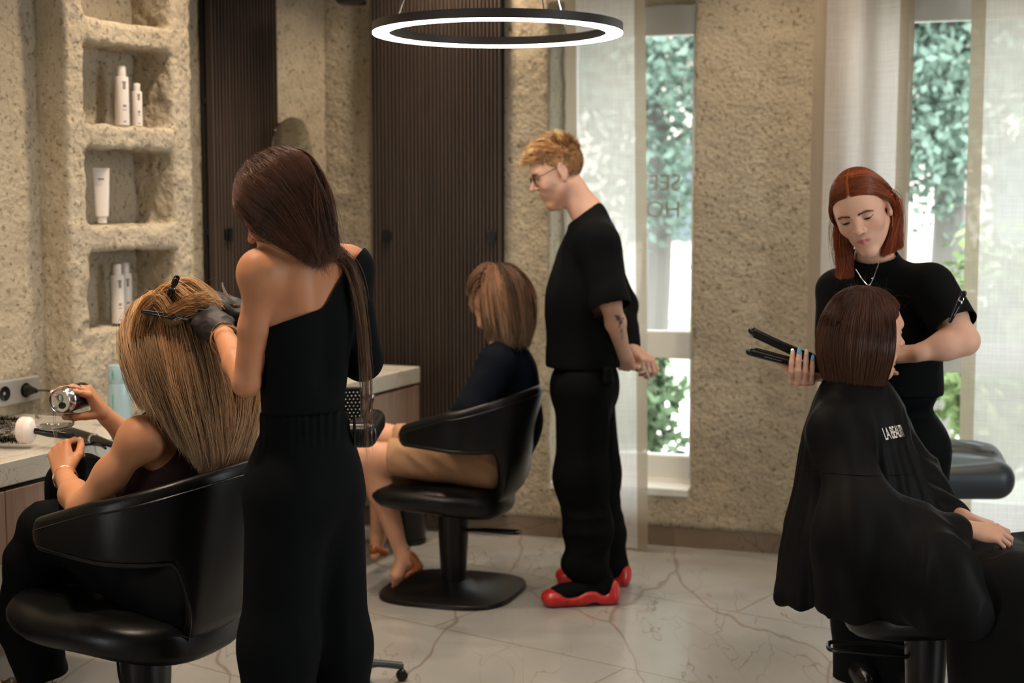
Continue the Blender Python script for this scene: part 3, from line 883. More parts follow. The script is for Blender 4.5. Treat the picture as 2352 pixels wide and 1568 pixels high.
def chair(name, loc, head, label, lift=0.0, vin=None, arm=.205):
    vin = vin or M_BLACKV
    rz = math.atan2(head[1], head[0]) - PI / 2
    e = empty(name, loc, rz, label=label, cat='chair', group='black swivel styling chairs')
    # seat cushion
    m = MB(); Rg = []
    n = 40
    def sup(a, rx, ry, p=2.6):
        c, s = math.cos(a), math.sin(a)
        return rx * abs(c) ** (2 / p) * (1 if c > 0 else -1), ry * abs(s) ** (2 / p) * (1 if s > 0 else -1)
    for sc, z in ((.02, -.052), (.70, -.051), (.82, -.046), (.91, -.036), (.965, -.022), (.995, -.004), (.995, .010), (.965, .026), (.91, .037), (.80, .046), (.4, .052), (.02, .052)):
        r = []
        for i in range(n):
            x, y = sup(2 * PI * i / n, .265 * sc, .31 * sc)
            zz = .398 + lift + z + .02 * (y / .31) ** 2 * (1 if y > 0 else 0) - .05 * max(0, -y / .31) ** 1.5 * (1 if z < 0 else .3)
            r.append((x, y * (1 if y > 0 else .86) + .035, zz))
        Rg.append(np.array(r))
    loft(m, Rg); m.build('seat', vin, e, smooth=True, angle=0)
    # wrap-around shell with arm wings
    def sstep(a, b, x):
        t = min(1, max(0, (x - a) / (b - a))); return t * t * (3 - 2 * t)
    def plan(u):
        au = abs(u); sg = 1 if u > 0 else -1
        if au > .52:
            f = (au - .52) / .48; x, y = sg * (.275 - .03 * f ** 2), -.09 + arm * f; nx, ny = sg, .1
            top = .755 - .066 * f - .022 * max(0, (f - .88) / .12) ** 2
        else:
            a = au / .52 * (PI / 2); x, y = sg * .275 * math.sin(a), -.09 - .185 * math.cos(a); nx, ny = sg * math.sin(a), -math.cos(a)
            top = .755 + .07 * math.cos(a) ** 1.3
        bot = .350 + .012 * au + (.250 - .012) * sstep(.15, .27, au) ** .8 + .012 * sstep(.27, .95, au) + .018 * max(0, (au - .95) / .05) ** 2
        nn = math.hypot(nx, ny)
        return x, y, nx / nn, ny / nn, top + lift, bot + lift, .021 * (1 if au < .9 else 1 - .35 * ((au - .9) / .1) ** 2)
    def at_z(u, z, dn):
        x, y, nx, ny, top, bot, th_ = plan(u); au = abs(u)
        lean = (z - .45 - lift) * .16
        taper = .075 * max(0, (.47 + lift - z) / .12) ** 1.4
        return (x + nx * (dn + lean * .35 - taper), y + ny * (dn + lean - taper * 1.1), z)
    rings = []
    for i in range(97):
        u = -1 + 2 * i / 96; x, y, nx, ny, top, bot, th_ = plan(u); hgt = top - bot; cz = (top + bot) / 2; r = []
        for k in range(20):
            q = 2 * PI * k / 20; c, s_ = math.cos(q), math.sin(q)
            r.append(at_z(u, cz + (abs(s_) ** .35) * (1 if s_ > 0 else -1) * hgt / 2, (abs(c) ** .7) * (1 if c > 0 else -1) * th_))
        rings.append(np.array(r))
    m = MB(); loft(m, rings); m.build('backrest', vin, e, smooth=True, angle=0)
    m = MB()
    for off_ in (-1, 1):
        pts = []
        for u in np.linspace(-.955, .955, 120):
            x, y, nx, ny, top, bot, th_ = plan(u); pts.append(at_z(u, top - .030 if off_ > 0 else bot + .014, th_ * (1.0 if off_ > 0 else .93)))
        m.tube(pts, .0028, 6)
    m.build('piping', vin, e, smooth=True)
    # under-seat plate, piston, column, base
    m = MB(); m.box((0, -.03, .345 + lift), (.10, .13, .012), bev=.004); m.build('mounting_plate', M_BLACKM, e)
    m = MB(); m.lathe([(.001, .27), (.021, .27), (.021, .318 + lift), (.03, .32 + lift), (.03, .345 + lift), (.001, .345 + lift)], 24); m.build('piston', M_CHROME, e, smooth=True)
    m = MB(); n = 32; Rg = []
    for z, rx, ry in ((.0, .055, .048), (.04, .056, .048), (.28 + .6 * lift, .072, .060), (.315 + .6 * lift, .073, .061), (.322 + .6 * lift, .066, .055), (.322 + .6 * lift, .01, .01)):
        Rg.append(np.array([(rx * math.cos(2 * PI * i / n), ry * math.sin(2 * PI * i / n), z) for i in range(n)]))
    loft(m, Rg); m.build('column', M_BLACKM, e, smooth=True, angle=.7)
    m = MB(); Rg = []
    for sc, z in ((1.0, .002), (1.0, .012), (.985, .018), (.9, .021), (.35, .030), (.25, .05)):
        Rg.append(np.array([(*sup(2 * PI * i / 64, .265 * sc, .265 * sc, 3.4 if sc > .5 else 2.2), z) for i in range(64)]))
    loft(m, Rg); m.build('base', M_BLACKM, e, smooth=True, angle=.7)
    z = .252
    m = MB(); pp = [(-.025, -.04, z), (-.035, -.12, z + .006), (-.035, -.21, z + .004), (-.028, -.262, z + .002), (0, -.27, z), (.03, -.262, z - .003), (.037, -.21, z - .004), (.037, -.12, z - .006), (.025, -.04, z - .01)]
    m.tube(curve_pts(pp, 50), .0065, 8); m.build('pump_lever', M_BLACKM, e, smooth=True)
    return e
HL = (-.92, .39)
c1 = P(335, 1500, 3.66); chair('styling_chair', (c1[0], c1[1], 0), HL, 'black styling chair of the blonde client with the glass', .070)
c2 = P(1042, 1365, 5.6); chair('styling_chair', (c2[0], c2[1], 0), (-.955, .30), 'black styling chair under the client in beige shorts')
c3 = P(2127, 1480, 4.02); chair('styling_chair', (c3[0], c3[1], 0), (.93, -.22), 'black styling chair beneath the caped client', .0, arm=.12)

# padded grey seat by the right window
q0 = P(2122, 1075, 5.25)
e = empty('lounge_seat', (q0[0], q0[1], 0), label='grey-blue padded seat in front of the right window', cat='seat')
o = q0.copy(); o[2] = 0
pr = [bx((.02, 0, .545), (.25, .24, .07), .065), cone((.10, .12, .60), (.21, .0, .59), .055, .06, k=.05), cone((.22, -.05, .56), (.22, .10, .58), .05, k=.05), ell((-.05, -.05, .63), (.22, .16, .03), op='s', k=.06)]
V, F = sdf_surf(pr, .009); mesh_np('cushion', V, F, M_GREYV, e)
m = MB(); m.lathe([(.001, 0), (.22, 0), (.22, .012), (.04, .03), (.035, .05), (.035, .48), (.001, .48)], 32); m.build('pedestal', M_BLACKM, e, smooth=True)
m = MB(); m.tube(curve_pts([(-.2, -.05, .5), (-.24, -.05, .55), (-.19, -.03, .8), (-.10, -.02, .87)], 16), .012, 8); m.build('arm_support', M_BLACKM, e, smooth=True)
V, F = sdf_surf([ell((-.085, 0, .885), (.045, .14, .035))], .006); mesh_np('arm_pad', V, F, M_GREYV, e)

# ------------------------------------------------------------------ tool trolley
q = P(790, 955, 4.45)
tr = empty('tool_trolley', (q[0] - .02, q[1], 0), label='black salon trolley with tool tray behind the stylist', cat='trolley')
tz = .862
pr = [bx((0, 0, tz - .035), (.135, .17, .038), .03), bx((0, 0, tz), (.10, .135, .02), .01, op='s')]
V, F = sdf_surf(pr, .005); mesh_np('tray', V, F, M_BLKP, tr)
m = MB()
for i in range(4): m.box((.085, -.09 + i * .055, tz - .004), (.035, .020, .006), bev=.003)
for i in range(3): m.box((.0, -.08 + i * .08, tz - .008), (.035, .03, .004), bev=.002)
m.build('tool_slots', mat('glossy_black_insert', (.03, .03, .032), .12), tr)
m = MB(); m.lathe([(.001, .07), (.02, .07), (.02, tz - .07), (.001, tz - .07)], 16); m.build('pole', M_BLACKM, tr, smooth=True)
for k in range(5):
    a = 2 * PI * k / 5 + .35
    m = MB(); m.tube(curve_pts([(0, 0, .075), (.11 * math.cos(a), .11 * math.sin(a), .068), (.20 * math.cos(a), .20 * math.sin(a), .050)], 10), [.016] * 5 + [.012] * 5, 10)
    lg = m.build('leg', M_GREYV, tr, smooth=True)
    m = MB(); m.lathe([(.001, -.010), (.016, -.010), (.019, -.006), (.019, .006), (.016, .010), (.001, .010)], 18, (.20 * math.cos(a), .20 * math.sin(a), .0195), R=rot_to((math.sin(a), -math.cos(a), 0)))
    m.tube([(.20 * math.cos(a), .20 * math.sin(a), .02), (.20 * math.cos(a), .20 * math.sin(a), .055)], .006, 8)
    m.build('caster', M_BLKP, lg, smooth=True)
# paddle brush and tint brush standing in the tray
q = P(810, 950, 4.43)
e = empty('paddle_brush', (q[0], q[1], tz - .02), .15, label='black vented paddle brush standing in the tray', cat='hair brush')
V, F = sdf_surf([bx((0, 0, .06), (.032, .008, .055), .008)], .003); mesh_np('brush_head', V, F, M_BLKP, e)
m = MB()
for i in range(4):
    for j in range(9):
        m.lathe([(.0001, 0), (.0024, 0), (.001, .004)], 8, (-.021 + i * .012 + (.006 if j % 2 else 0), -.008, .015 + j * .0105), R=rot_to((0, -1, 0)))
m.build('bristle_dots', mat('pale_bristle_tips', (.62, .58, .52), .4), e)
q = P(832, 950, 4.40)
e = empty('tint_brush', (q[0], q[1], tz - .015), label='slim black tint brush leaning in the tray', cat='tint brush')
m = MB(); m.tube([(0, 0, 0), (.018, 0, .04), (.032, 0, .08)], [.005, .006, .006], 10); m.build('handle', M_BLKP, e, smooth=True)
m = MB(); m.tube([(.032, 0, .08), (.036, 0, .091)], [.006, .005], 10); m.build('tip', M_CHROME, e, smooth=True)

# ------------------------------------------------------------------ curtains
def curtain(s0, s1, d, z0, z1, hemL, hemR, label, nf, amp, seed, lean=0.0):
    e = empty('linen_curtain', fw((s0 + s1) / 2, d, z1), label=label, cat='curtain', group='sheer linen curtain panels')
    o = fw((s0 + s1) / 2, d, z1)
    def pt(s, z):
        f = (s - s0) / (s1 - s0)
        k = (z1 - z) / (z1 - z0)
        dd = d + amp * math.sin(f * nf * 2 * PI + seed) * (.6 + .4 * k) + .008 * math.sin(f * 9 + k * 3 + seed) * k
        return fw(s + lean * k, dd, z) - o
    def panel(a, b, nm, mt, off=0):
        nu, nv = max(3, int((b - a) / .015)), 24
        V = [pt(a + (b - a) * i / nu, z1 + (z0 - z1) * j / nv) + FN * off for j in range(nv + 1) for i in range(nu + 1)]
        F = [(j * (nu + 1) + i, j * (nu + 1) + i + 1, (j + 1) * (nu + 1) + i + 1, (j + 1) * (nu + 1) + i) for j in range(nv) for i in range(nu)]
        return mesh_np(nm, np.array(V), np.array(F), mt, e)
    panel(s0 + (hemL or 0), s1 - (hemR or 0), 'sheer_cloth', M_SHEER)
    if hemL: panel(s0, s0 + hemL, 'side_hem', M_HEM)
    if hemR: panel(s1 - hemR, s1, 'side_hem', M_HEM)
    return e
def s_of(px, d):
    """wall coordinate of the vertical line at photo column px, d in front of the far wall"""
    a = (px - 1176) / FPX; o = FO + FN * d
    return (a * o[1] - o[0]) / (FE[0] - a * FE[1])
curtain(s_of(1293, .13), s_of(1474, .13), .13, .012, 2.9, .047, .05, 'sheer linen curtain panel behind the red-haired man', 1.0, .010, 1.0, .040)
curtain(s_of(1862, .16), s_of(2088, .16), .16, .012, 2.9, .05, .055, 'sheer linen curtain panel behind the red-haired woman', 2.5, .035, .4, -.015)
curtain(s_of(2214, .15), s_of(2214, .15) + 1.0, .15, .012, 2.9, .055, .05, 'sheer linen curtain panel at the right edge over the grey seat', 1.5, .015, 2.0)
m = MB(); m.tube([fw(-.3, .15, 2.91), fw(3.0, .15, 2.91)], .012, 10); o = m.build('curtain_rail', M_BLACKM, smooth=True); tag(o, 'slim black rail the linen curtains hang from', 'curtain rail')

# ------------------------------------------------------------------ outside
m = MB(); m.box((5, 24, -.46), (40, 17, .05)); tag(m.build('ground', mat('garden_lawn', (.22, .24, .17), .9)), kind='structure')
m = MB(); m.box((2, 12.5, -.40), (20, 1.6, .02)); tag(m.build('pavement', mat('pale_paving', (.62, .56, .52), .9)), kind='structure')
M_LEAF = [mat('leaf_a', (.13, .19, .11), .9, spec=.1), mat('leaf_b', (.20, .27, .12), .9, spec=.1), mat('leaf_c', (.135, .19, .155), .9, spec=.1)]
M_BARK = mat('bark', (.13, .12, .11), .9)
def tree(x, y, h, cr, n, mi, label, trunk=.16, z0=1.0, nm='tree', grp='garden trees'):
    e = empty(nm, (x, y, -.42), label=label, cat=nm, group=grp)
    if trunk:
        m = MB(); m.tube(curve_pts([(0, 0, 0), (.1, 0, h * .3), (-.05, .1, h * .6), (.1, 0, h * .9)], 14), np.linspace(trunk, trunk * .3, 14), 10)
        for k in range(7):
            a = k * 2.4; zz = h * (.35 + .07 * k)
            m.tube([(0, 0, zz), (cr * .7 * math.cos(a), cr * .7 * math.sin(a), zz + cr * .5)], [trunk * .4, .02], 6)
        m.build('trunk', M_BARK, e, smooth=True)
    g = np.random.default_rng(int(abs(x * 91 + y * 7)) + n)
    nc = max(8, n // 70); cc = g.normal(size=(nc, 3)); cc /= np.linalg.norm(cc, axis=1)[:, None]
    cc = cc * (g.random((nc, 1)) ** .4) * np.array([cr, cr, (h - z0) / 2]) * .8 + np.array([0, 0, (h + z0) / 2])
    p = cc[g.integers(0, nc, n)] + g.normal(size=(n, 3)) * cr * .13
    s = g.uniform(.028, .06, n)
    u = g.normal(size=(n, 3)); u /= np.linalg.norm(u, axis=1)[:, None]; v = np.cross(u, g.normal(size=(n, 3))); v /= np.linalg.norm(v, axis=1)[:, None]
    V = np.stack([p + u * s[:, None], p + v * s[:, None] * .55, p - u * s[:, None], p - v * s[:, None] * .55], 1).reshape(-1, 3)
    tag(mesh_np('foliage', V, np.arange(4 * n).reshape(-1, 4), M_LEAF[mi], e, smooth=False), kind='stuff')
    return e
tree(1.15, 12.5, 6.5, 1.25, 12000, 2, 'loose bluish tree behind the narrow window')
tree(3.0, 17.5, 7.5, 1.7, 9000, 2, 'tall tree whose crown fills the narrow window top')
tree(3.38, 11.6, 6.5, 1.25, 17000, 2, 'tree with dark trunk in the gap between right curtains', .16)
tree(8.2, 15.0, 7.0, 1.7, 7000, 0, 'broad green tree beyond the right window')
tree(11.5, 19.5, 8.0, 2.0, 6000, 0, 'distant tree at the far right')
tree(-.2, 19, 8, 2.0, 6000, 0, 'distant tree behind the left part of the garden')
tree(1.75, 9.3, 1.15, .52, 5000, 1, 'round yellow-green shrub below the narrow window', 0, .1, 'shrub', 'garden shrubs')
tree(.7, 9.2, 1.1, .42, 3000, 0, 'dark green shrub beside the yellow-green one', 0, .1, 'shrub', 'garden shrubs')
tree(3.15, 9.0, 2.0, .60, 7000, 1, 'tall shrub behind the grey seat', 0, .1, 'shrub', 'garden shrubs')
tree(4.5, 9.2, 1.7, .55, 5000, 0, 'green shrub at the right of the tall shrub', 0, .1, 'shrub', 'garden shrubs')
e = empty('house', (4, 27, -.4), label='pale pinkish house far behind the trees', cat='house')
m = MB(); m.box((0, 0, 2.0), (7, 3, 2.0)); m.build('wall', mat('pale_render', (.62, .55, .50), .9), e)
m = MB(); m.add([(-7.4, -3.4, 4), (7.4, -3.4, 4), (7.4, 3.4, 4), (-7.4, 3.4, 4), (-7, 0, 5.6), (7, 0, 5.6)], [(0, 1, 5, 4), (2, 3, 4, 5), (0, 4, 3), (1, 2, 5), (3, 2, 1, 0)]); m.build('roof', mat('roof_tiles', (.25, .17, .14), .9), e)
for i in range(4):
    m = MB(); m.box((-4.5 + 3 * i, -3.02, 2.1), (.6, .03, .8)); m.build('window', mat('dark_pane', (.1, .12, .13), .2), e)
# ================================================================== PEOPLE
def head_prims(M, male=False, smile=0.0, lids=.5, ears=True):
    NL = .005 if male else .001
    p = [ell((0, -.012, .042), (.0745, .096, .083), M=M),
         ell((0, .028, .010), (.062, .062, .078), k=.03, M=M),
         ell((0, .030, -.045), (.049, .050, .062), k=.03, M=M),
         cone((-.050, -.008, -.046), (-.010, .062, -.100), .017, .012, k=.03, M=M),
         cone((.050, -.008, -.046), (.010, .062, -.100), .017, .012, k=.03, M=M),
         ell((0, .066, -.098), (.016, .017, .017), k=.022, M=M),
         ell((-.040, .050, -.018), (.022, .022, .022), k=.025, M=M), ell((.040, .050, -.018), (.022, .022, .022), k=.025, M=M),
         cone((-.034, .070, .031), (.034, .070, .031), .015 if not male else .018, k=.02, M=M),
         # sockets
         ell((-.033, .092, .012), (.021, .018, .014), k=.014, op='s', M=M), ell((.033, .092, .012), (.021, .018, .014), k=.014, op='s', M=M),
         # nose
         cone((0, .082, .022), (0, .103 + NL, -.016), .0075, .0095, k=.012, M=M), ell((0, .1055 + NL, -.0195), (.0095, .010, .0085), k=.008, M=M),
         ell((-.0125, .094, -.023), (.0065, .009, .0065), k=.006, M=M), ell((.0125, .094, -.023), (.0065, .009, .0065), k=.006, M=M),
         ell((-.0065, .099, -.0305), (.0035, .006, .003), k=.004, op='s', M=M), ell((.0065, .099, -.0305), (.0035, .006, .003), k=.004, op='s', M=M),
         # muzzle, lips
         ell((0, .064, -.055), (.030, .024, .026), k=.02, M=M)]
    zc = -.0555 + .006 * smile
    wd = .0245 + .004 * smile
    for s in (-1, 1):
        p += [cone((0, .0885, -.0495), (s * wd * .95, .0755, zc), .0052, .0032, k=.004, M=M),
              cone((0, .0870, -.0610), (s * wd * .9, .0755, zc - .001), .0064, .0032, k=.004, M=M),
              cone((0, .0935, -.0553), (s * wd, .0785, zc), .0013, .0010, k=.002, op='s', M=M),
              # eyelids
              ell((s * .0325, .0710, .0115), (.0150, .0140, .0128), k=.006, M=M),
              ]
        if lids < .99:
            p += [ell((s * .0328, .0865, .0085 - .003 * (1 - lids)), (.0128, .0065, .0052 * (1 - lids) + .0012), k=.0015, op='s', M=M)]
        p += [cone((s * .0205, .0835, .0085), (s * .045, .0765, .0095), .0013, .0013, k=.002, op='s', M=M)]
        if not ears: continue
        # ears
        R = np.array([[.96, s * .28, 0], [-s * .28, .96, 0], [0, 0, 1.]])
        p += [ell((s * .0765, -.012, .004), (.0080, .0185, .0300), R=R, k=.012, M=M),
              ell((s * .0765, -.004, -.026), (.006, .009, .010), k=.008, M=M),
              ell((s * .0868, -.010, .006), (.0055, .0115, .0200), R=R, k=.004, op='s', M=M),
              ell((s * .0785, -.002, -.002), (.004, .006, .008), k=.004, M=M)]
        if smile:
            p += [ell((s * .038, .066, -.026), (.017, .016, .015), k=.014, M=M)]
    return p

def eyes(M, parent, iris=(.12, .2, .22), look=(0, 0)):
    for s in (-1, 1):
        n = 20; V = []; F = []; Cc = []
        lk = nz([look[0], 1, look[1]]); R = rot_to(lk, (1, 0, 0))
        for i in range(n + 1):
            a = PI * i / n
            for j in range(n):
                b = 2 * PI * j / n
                V.append(np.array([s * .0325, .0712, .0112]) + .0123 * (R @ np.array([math.sin(a) * math.cos(b), math.sin(a) * math.sin(b), math.cos(a)])))
                Cc.append((.01, .01, .01) if a < .2 else iris if a < .48 else (.62, .58, .55))
        for i in range(n):
            for j in range(n): F.append((i * n + j, (i + 1) * n + j, (i + 1) * n + (j + 1) % n, i * n + (j + 1) % n))
        V = np.array(V) @ M[:3, :3].T + M[:3, 3]
        mesh_np('eye', V, F, M_EYE, parent, col=np.array(Cc))

def hand_prims(W, D, N, side, curls, thumb=None, s=1.0, spread=.07, fr=1.0):
    """returns sdf prims and fingertip frames; side=+1 right hand, -1 left hand; N = back of the hand"""
    D = nz(D); N = nz(np.asarray(N, float) - D * np.dot(N, D)); T = np.cross(N, D) * side   # towards the thumb
    W = np.asarray(W, float)
    kn = [(.027, .088), (.009, .092), (-.010, .087), (-.027, .078)]
    ln = [(.041, .025, .021), (.045, .028, .022), (.041, .026, .021), (.032, .020, .019)]
    rr = [.0088, .0090, .0085, .0076]
    p = [ell(W + D * .045 * s - N * .004 * s, np.array([.036, .050, .0145]) * s, R=np.stack([T, D, N], 1), k=.012 * s)]
    p += [cone(W - D * .012 * s, W + D * .02 * s, .021 * s, .022 * s, k=.02 * s, sq=(N, 1.35))]
    tips = []
    for i in range(4):
        c = curls[i] if isinstance(curls[0], (tuple, list)) else curls
        K = W + T * kn[i][0] * s + D * kn[i][1] * s
        p.append(cone(W + T * kn[i][0] * .45 * s + D * .015 * s, K, .0125 * s, .0105 * s, k=.010 * s))
        d = nz(D + T * spread * (1.5 - i)); cur = K; a = 0
        for j in range(3):
            a += math.radians(c[j]); dd = d * math.cos(a) - N * math.sin(a)
            nx = cur + dd * ln[i][j] * s
            r = rr[i] * s * fr
            p.append(cone(cur, nx, r * (1.08 - .08 * j), r * (1.0 - .10 * j), k=.0035 * s))
            cur = nx
        tips.append((cur, dd, N * math.cos(a) + d * math.sin(a), r))
    B0 = W + T * .020 * s + D * .018 * s - N * .006 * s
    td = thumb or [(.60, .62, -.25), (.80, .45, -.30), (.92, .15, -.35)]
    cur = B0; rl = (.0155, .0115, .0100)
    for j, (q, l) in enumerate(zip(td, (.040, .031, .026))):
        dd = nz(D * q[0] + T * q[1] + N * q[2]); nx = cur + dd * l * s
        p.append(cone(cur, nx, rl[j] * s, (rl[j + 1] if j < 2 else .0085) * s, k=.008 * s if j == 0 else .004 * s)); cur = nx
    nn = nz(np.cross(dd, T * .3 + N)) ;
    tips.append((cur, dd, nz(N - dd * N.dot(dd)), .0095 * s))
    return p, tips

def nails(tips, parent, mt, long=0.0, which=range(5)):
    for i in which:
        c, d, n, r = tips[i]; d = nz(d); n = nz(n - d * n.dot(d)); t = np.cross(d, n)
        V, F = sdf_surf([ell(c + d * (.002 + long * .5) + n * r * .62, (r * .70, .0058 + long, r * .38), R=np.stack([t, d, n], 1))], .0008)
        mesh_np('nail', V, F, mt if not isinstance(mt, dict) else mt[i], parent)

def torso_prims(neck, shL, shR, waist, hipL, hipR, w=(.135, .095), ww=(.112, .085), hw=(.155, .115), bust=0.0, k=.05):
    """neck base, shoulder joints, waist centre, hip joints -> torso prims"""
    neck, shL, shR, waist, hipL, hipR = [np.asarray(v, float) for v in (neck, shL, shR, waist, hipL, hipR)]
    sm = (shL + shR) / 2; pel = (hipL + hipR) / 2
    lat = nz(shR - shL); up = nz(sm - waist); fwd = nz(np.cross(up, lat)); up = np.cross(lat, fwd)
    R1 = np.stack([lat, fwd, up], 1)
    l2 = nz(hipR - hipL); u2 = nz(waist - pel); f2 = nz(np.cross(u2, l2)); u2 = np.cross(l2, f2); R2 = np.stack([l2, f2, u2], 1)
    L = np.linalg.norm(sm - waist)
    p = [ell(waist + (sm - waist) * .60, (w[0], w[1], L * .56), R=R1, k=k),
         ell(waist * .98 + sm * .02, (ww[0], ww[1], .13), R=R1, k=k),
         ell(pel * .85 + waist * .15, (hw[0], hw[1], .12), R=R2, k=k),
         cone(shL, shR, .044, k=.05), cone(neck + up * .01, shL * .85 + sm * .15, .042, .036, k=.05), cone(neck + up * .01, shR * .85 + sm * .15, .042, .036, k=.05)]
    if bust:
        for s in (-1, 1):
            p.append(ell(waist + (sm - waist) * .55 + lat * s * .065 + fwd * (w[1] - .02), (.055, .045 + bust, .055), R=R1, k=.03))
    return p, R1, R2

SK1 = np.array([.56, .30, .175]); SK2 = np.array([.62, .36, .235]); SK3 = np.array([.66, .41, .30])
def skin_col(V, base, M=None, lip=(.50, .17, .14), brow=None, male=False, extra=None):
    base = np.asarray(base); n = noise3(V, 60) * .04 + noise3(V, 12, 3) * .05
    c = base[None] * (1 + n[:, None])
    c[:, 1:] *= (1 - .03 * noise3(V, 25, 8))[:, None]
    if M is not None:
        s = np.linalg.norm(M[:3, 0]); L = (V - M[:3, 3]) @ (M[:3, :3] / s) / s
        def blob(x, y, z, rx, ry, rz, two=True):
            X = np.abs(L[:, 0]) if two else L[:, 0]
            d = ((X - x) / rx) ** 2 + ((L[:, 1] - y) / ry) ** 2 + ((L[:, 2] - z) / rz) ** 2
            return np.clip(1.6 - d * 1.6, 0, 1)[:, None]
        def tint(w_, col, a): nonlocal c; c = c * (1 - w_ * a) + np.asarray(col)[None] * w_ * a
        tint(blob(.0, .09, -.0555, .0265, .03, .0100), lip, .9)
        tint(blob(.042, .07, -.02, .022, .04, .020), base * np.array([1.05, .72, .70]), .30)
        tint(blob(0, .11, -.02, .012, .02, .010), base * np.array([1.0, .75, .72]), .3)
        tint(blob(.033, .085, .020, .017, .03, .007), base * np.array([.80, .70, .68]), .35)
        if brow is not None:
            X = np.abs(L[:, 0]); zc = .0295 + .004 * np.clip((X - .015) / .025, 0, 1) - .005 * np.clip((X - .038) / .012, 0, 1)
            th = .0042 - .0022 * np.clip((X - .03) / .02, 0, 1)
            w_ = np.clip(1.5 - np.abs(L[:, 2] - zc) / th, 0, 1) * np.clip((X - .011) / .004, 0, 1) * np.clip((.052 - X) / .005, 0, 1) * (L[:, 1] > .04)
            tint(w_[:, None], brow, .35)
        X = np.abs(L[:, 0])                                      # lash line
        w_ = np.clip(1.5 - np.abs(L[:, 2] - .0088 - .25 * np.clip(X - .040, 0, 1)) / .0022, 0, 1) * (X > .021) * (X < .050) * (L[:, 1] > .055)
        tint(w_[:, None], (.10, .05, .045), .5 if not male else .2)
    if extra is not None: c = extra(V, c)
    return np.clip(c, 0, 1)

def build_body(label, prims_list, hands=(), headM=None, base=SK2, hp=None, neckz=-.125, h=.0055, **kw):
    """one continuous skin surface: coarse grid for trunk and limbs, finer for head and hands"""
    allp = [q for q in prims_list] + (hp or []) + [q for hh in hands for q in hh[0]]
    parts = []
    cuts = []
    if headM is not None:
        c = headM[:3, 3]; upv = nz(headM[:3, 2]); s = np.linalg.norm(headM[:3, 0])
        pt = c + upv * (-.118 * s) ; r = .165 * s
        cuts.append(('head', c, r))
    for hh in hands:
        W, D = hh[1], hh[2]
        cuts.append(('hand', W + nz(D) * .085, .112))
    V, F = sdf_surf(allp, h)
    def outside(p):
        m = np.ones(len(p), bool)
        for _, c, r in cuts: m &= np.linalg.norm(p - c, axis=1) > r - .005
        return m
    parts.append(keep(V, F, outside))
    for kind, c, r in cuts:
        hf = .0026 if kind == 'head' else .0022
        if kw.get('fine'): hf *= kw['fine']
        v, f = sdf_surf(allp, hf, lo=c - r - .01, hi=c + r + .01)
        parts.append(keep(v, f, lambda p: (np.linalg.norm(p - c, axis=1) <= r + .0012) ))
    V, F = join(*parts)
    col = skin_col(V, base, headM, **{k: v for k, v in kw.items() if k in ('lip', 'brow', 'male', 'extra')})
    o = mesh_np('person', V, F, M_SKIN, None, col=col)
    tag(o, label, 'person')
    return o, allp

def garment(name, prims, mt, parent, h=.005, grow=0.0, folds=None, label=None, disp=None, sm=0):
    V, F = sdf_surf(prims, h, grow)
    if sm: V = smooth_vf(V, F, sm)
    N = vnorm(V, F)
    d = np.zeros(len(V))
    if folds: # list of (amp, freq vector/anisotropy, offset)
        for amp, fx, off in folds:
            nse = noise3(V * np.asarray(fx)[None], 1.0, off); d += amp * (1 - 2 * np.abs(nse)) 
    if disp is not None: d += disp(V, N)
    V = V + N * d[:, None]
    o = mesh_np(name, V, F, mt, parent)
    if label: o['label'] = label
    return o

def surf_y(hp, M, x, z):
    """local y of the face surface straight in front of (x, z)"""
    ys = np.linspace(.13, .03, 240); s = np.linalg.norm(M[:3, 0])
    p = np.stack([np.full(240, x), ys, np.full(240, z)], 1); d = sdf_at(hp, to_world(M, p))
    i = int(np.argmax(d < 0)); return ys[i]
def brows_lashes(M, hp, parent, bcol, lash=(.008, .006, .006), r=1.0, wing=.5, dens=90, zb=.0):
    g = np.random.default_rng(77); PP = []; hp = [q for q in hp if not (q['t'] == 'e' and abs(q['c'][0]) > .06)]
    for s in (-1, 1):
        for i in range(dens):
            u = g.random(); x = .0115 + .037 * u; z = .0265 + zb + .0045 * min(1, u / .65) - .0060 * max(0, (u - .65) / .35) ** 1.2 + g.normal() * .0016 * (1 - .55 * u)
            l = .0062; dx = l * (.55 + .45 * u); dz = l * (.6 * (1 - u) - .30 * u)
            q = []
            for t in (0, .5, 1):
                xx, zz = s * (x + dx * t), z + dz * t; q.append((xx, surf_y(hp, M, xx, zz) + .0006 + .0004 * t, zz))
            PP.append(q)
    PP = to_world(M, np.array(PP).reshape(-1, 3)).reshape(-1, 3, 3)
    strands('eyebrows', PP, .00042 * r, np.tile(np.asarray(bcol)[None, None], (len(PP), 3, 1)), parent)
    m = MB()
    for s in (-1, 1):
        pts = []
        for u in np.linspace(0, 1, 16):
            x = s * (.0205 + .0262 * u); z = .0068 + .0022 * math.sin(u * PI) * 0 - .0010 * math.sin(u * PI) + .0040 * wing * max(0, (u - .75) / .25)
            pts.append((x, surf_y(hp, M, x, z) + .0004, z))
        m.tube(to_world(M, np.array(pts)), .00095 * r * np.array([.5 + .9 * math.sin(PI * min(1, u * 1.1)) ** .5 if u < .93 else .35 for u in np.linspace(0, 1, 16)]), 6)
    m.build('eyelashes', mat('lash_black', lash, .6), parent, smooth=True)

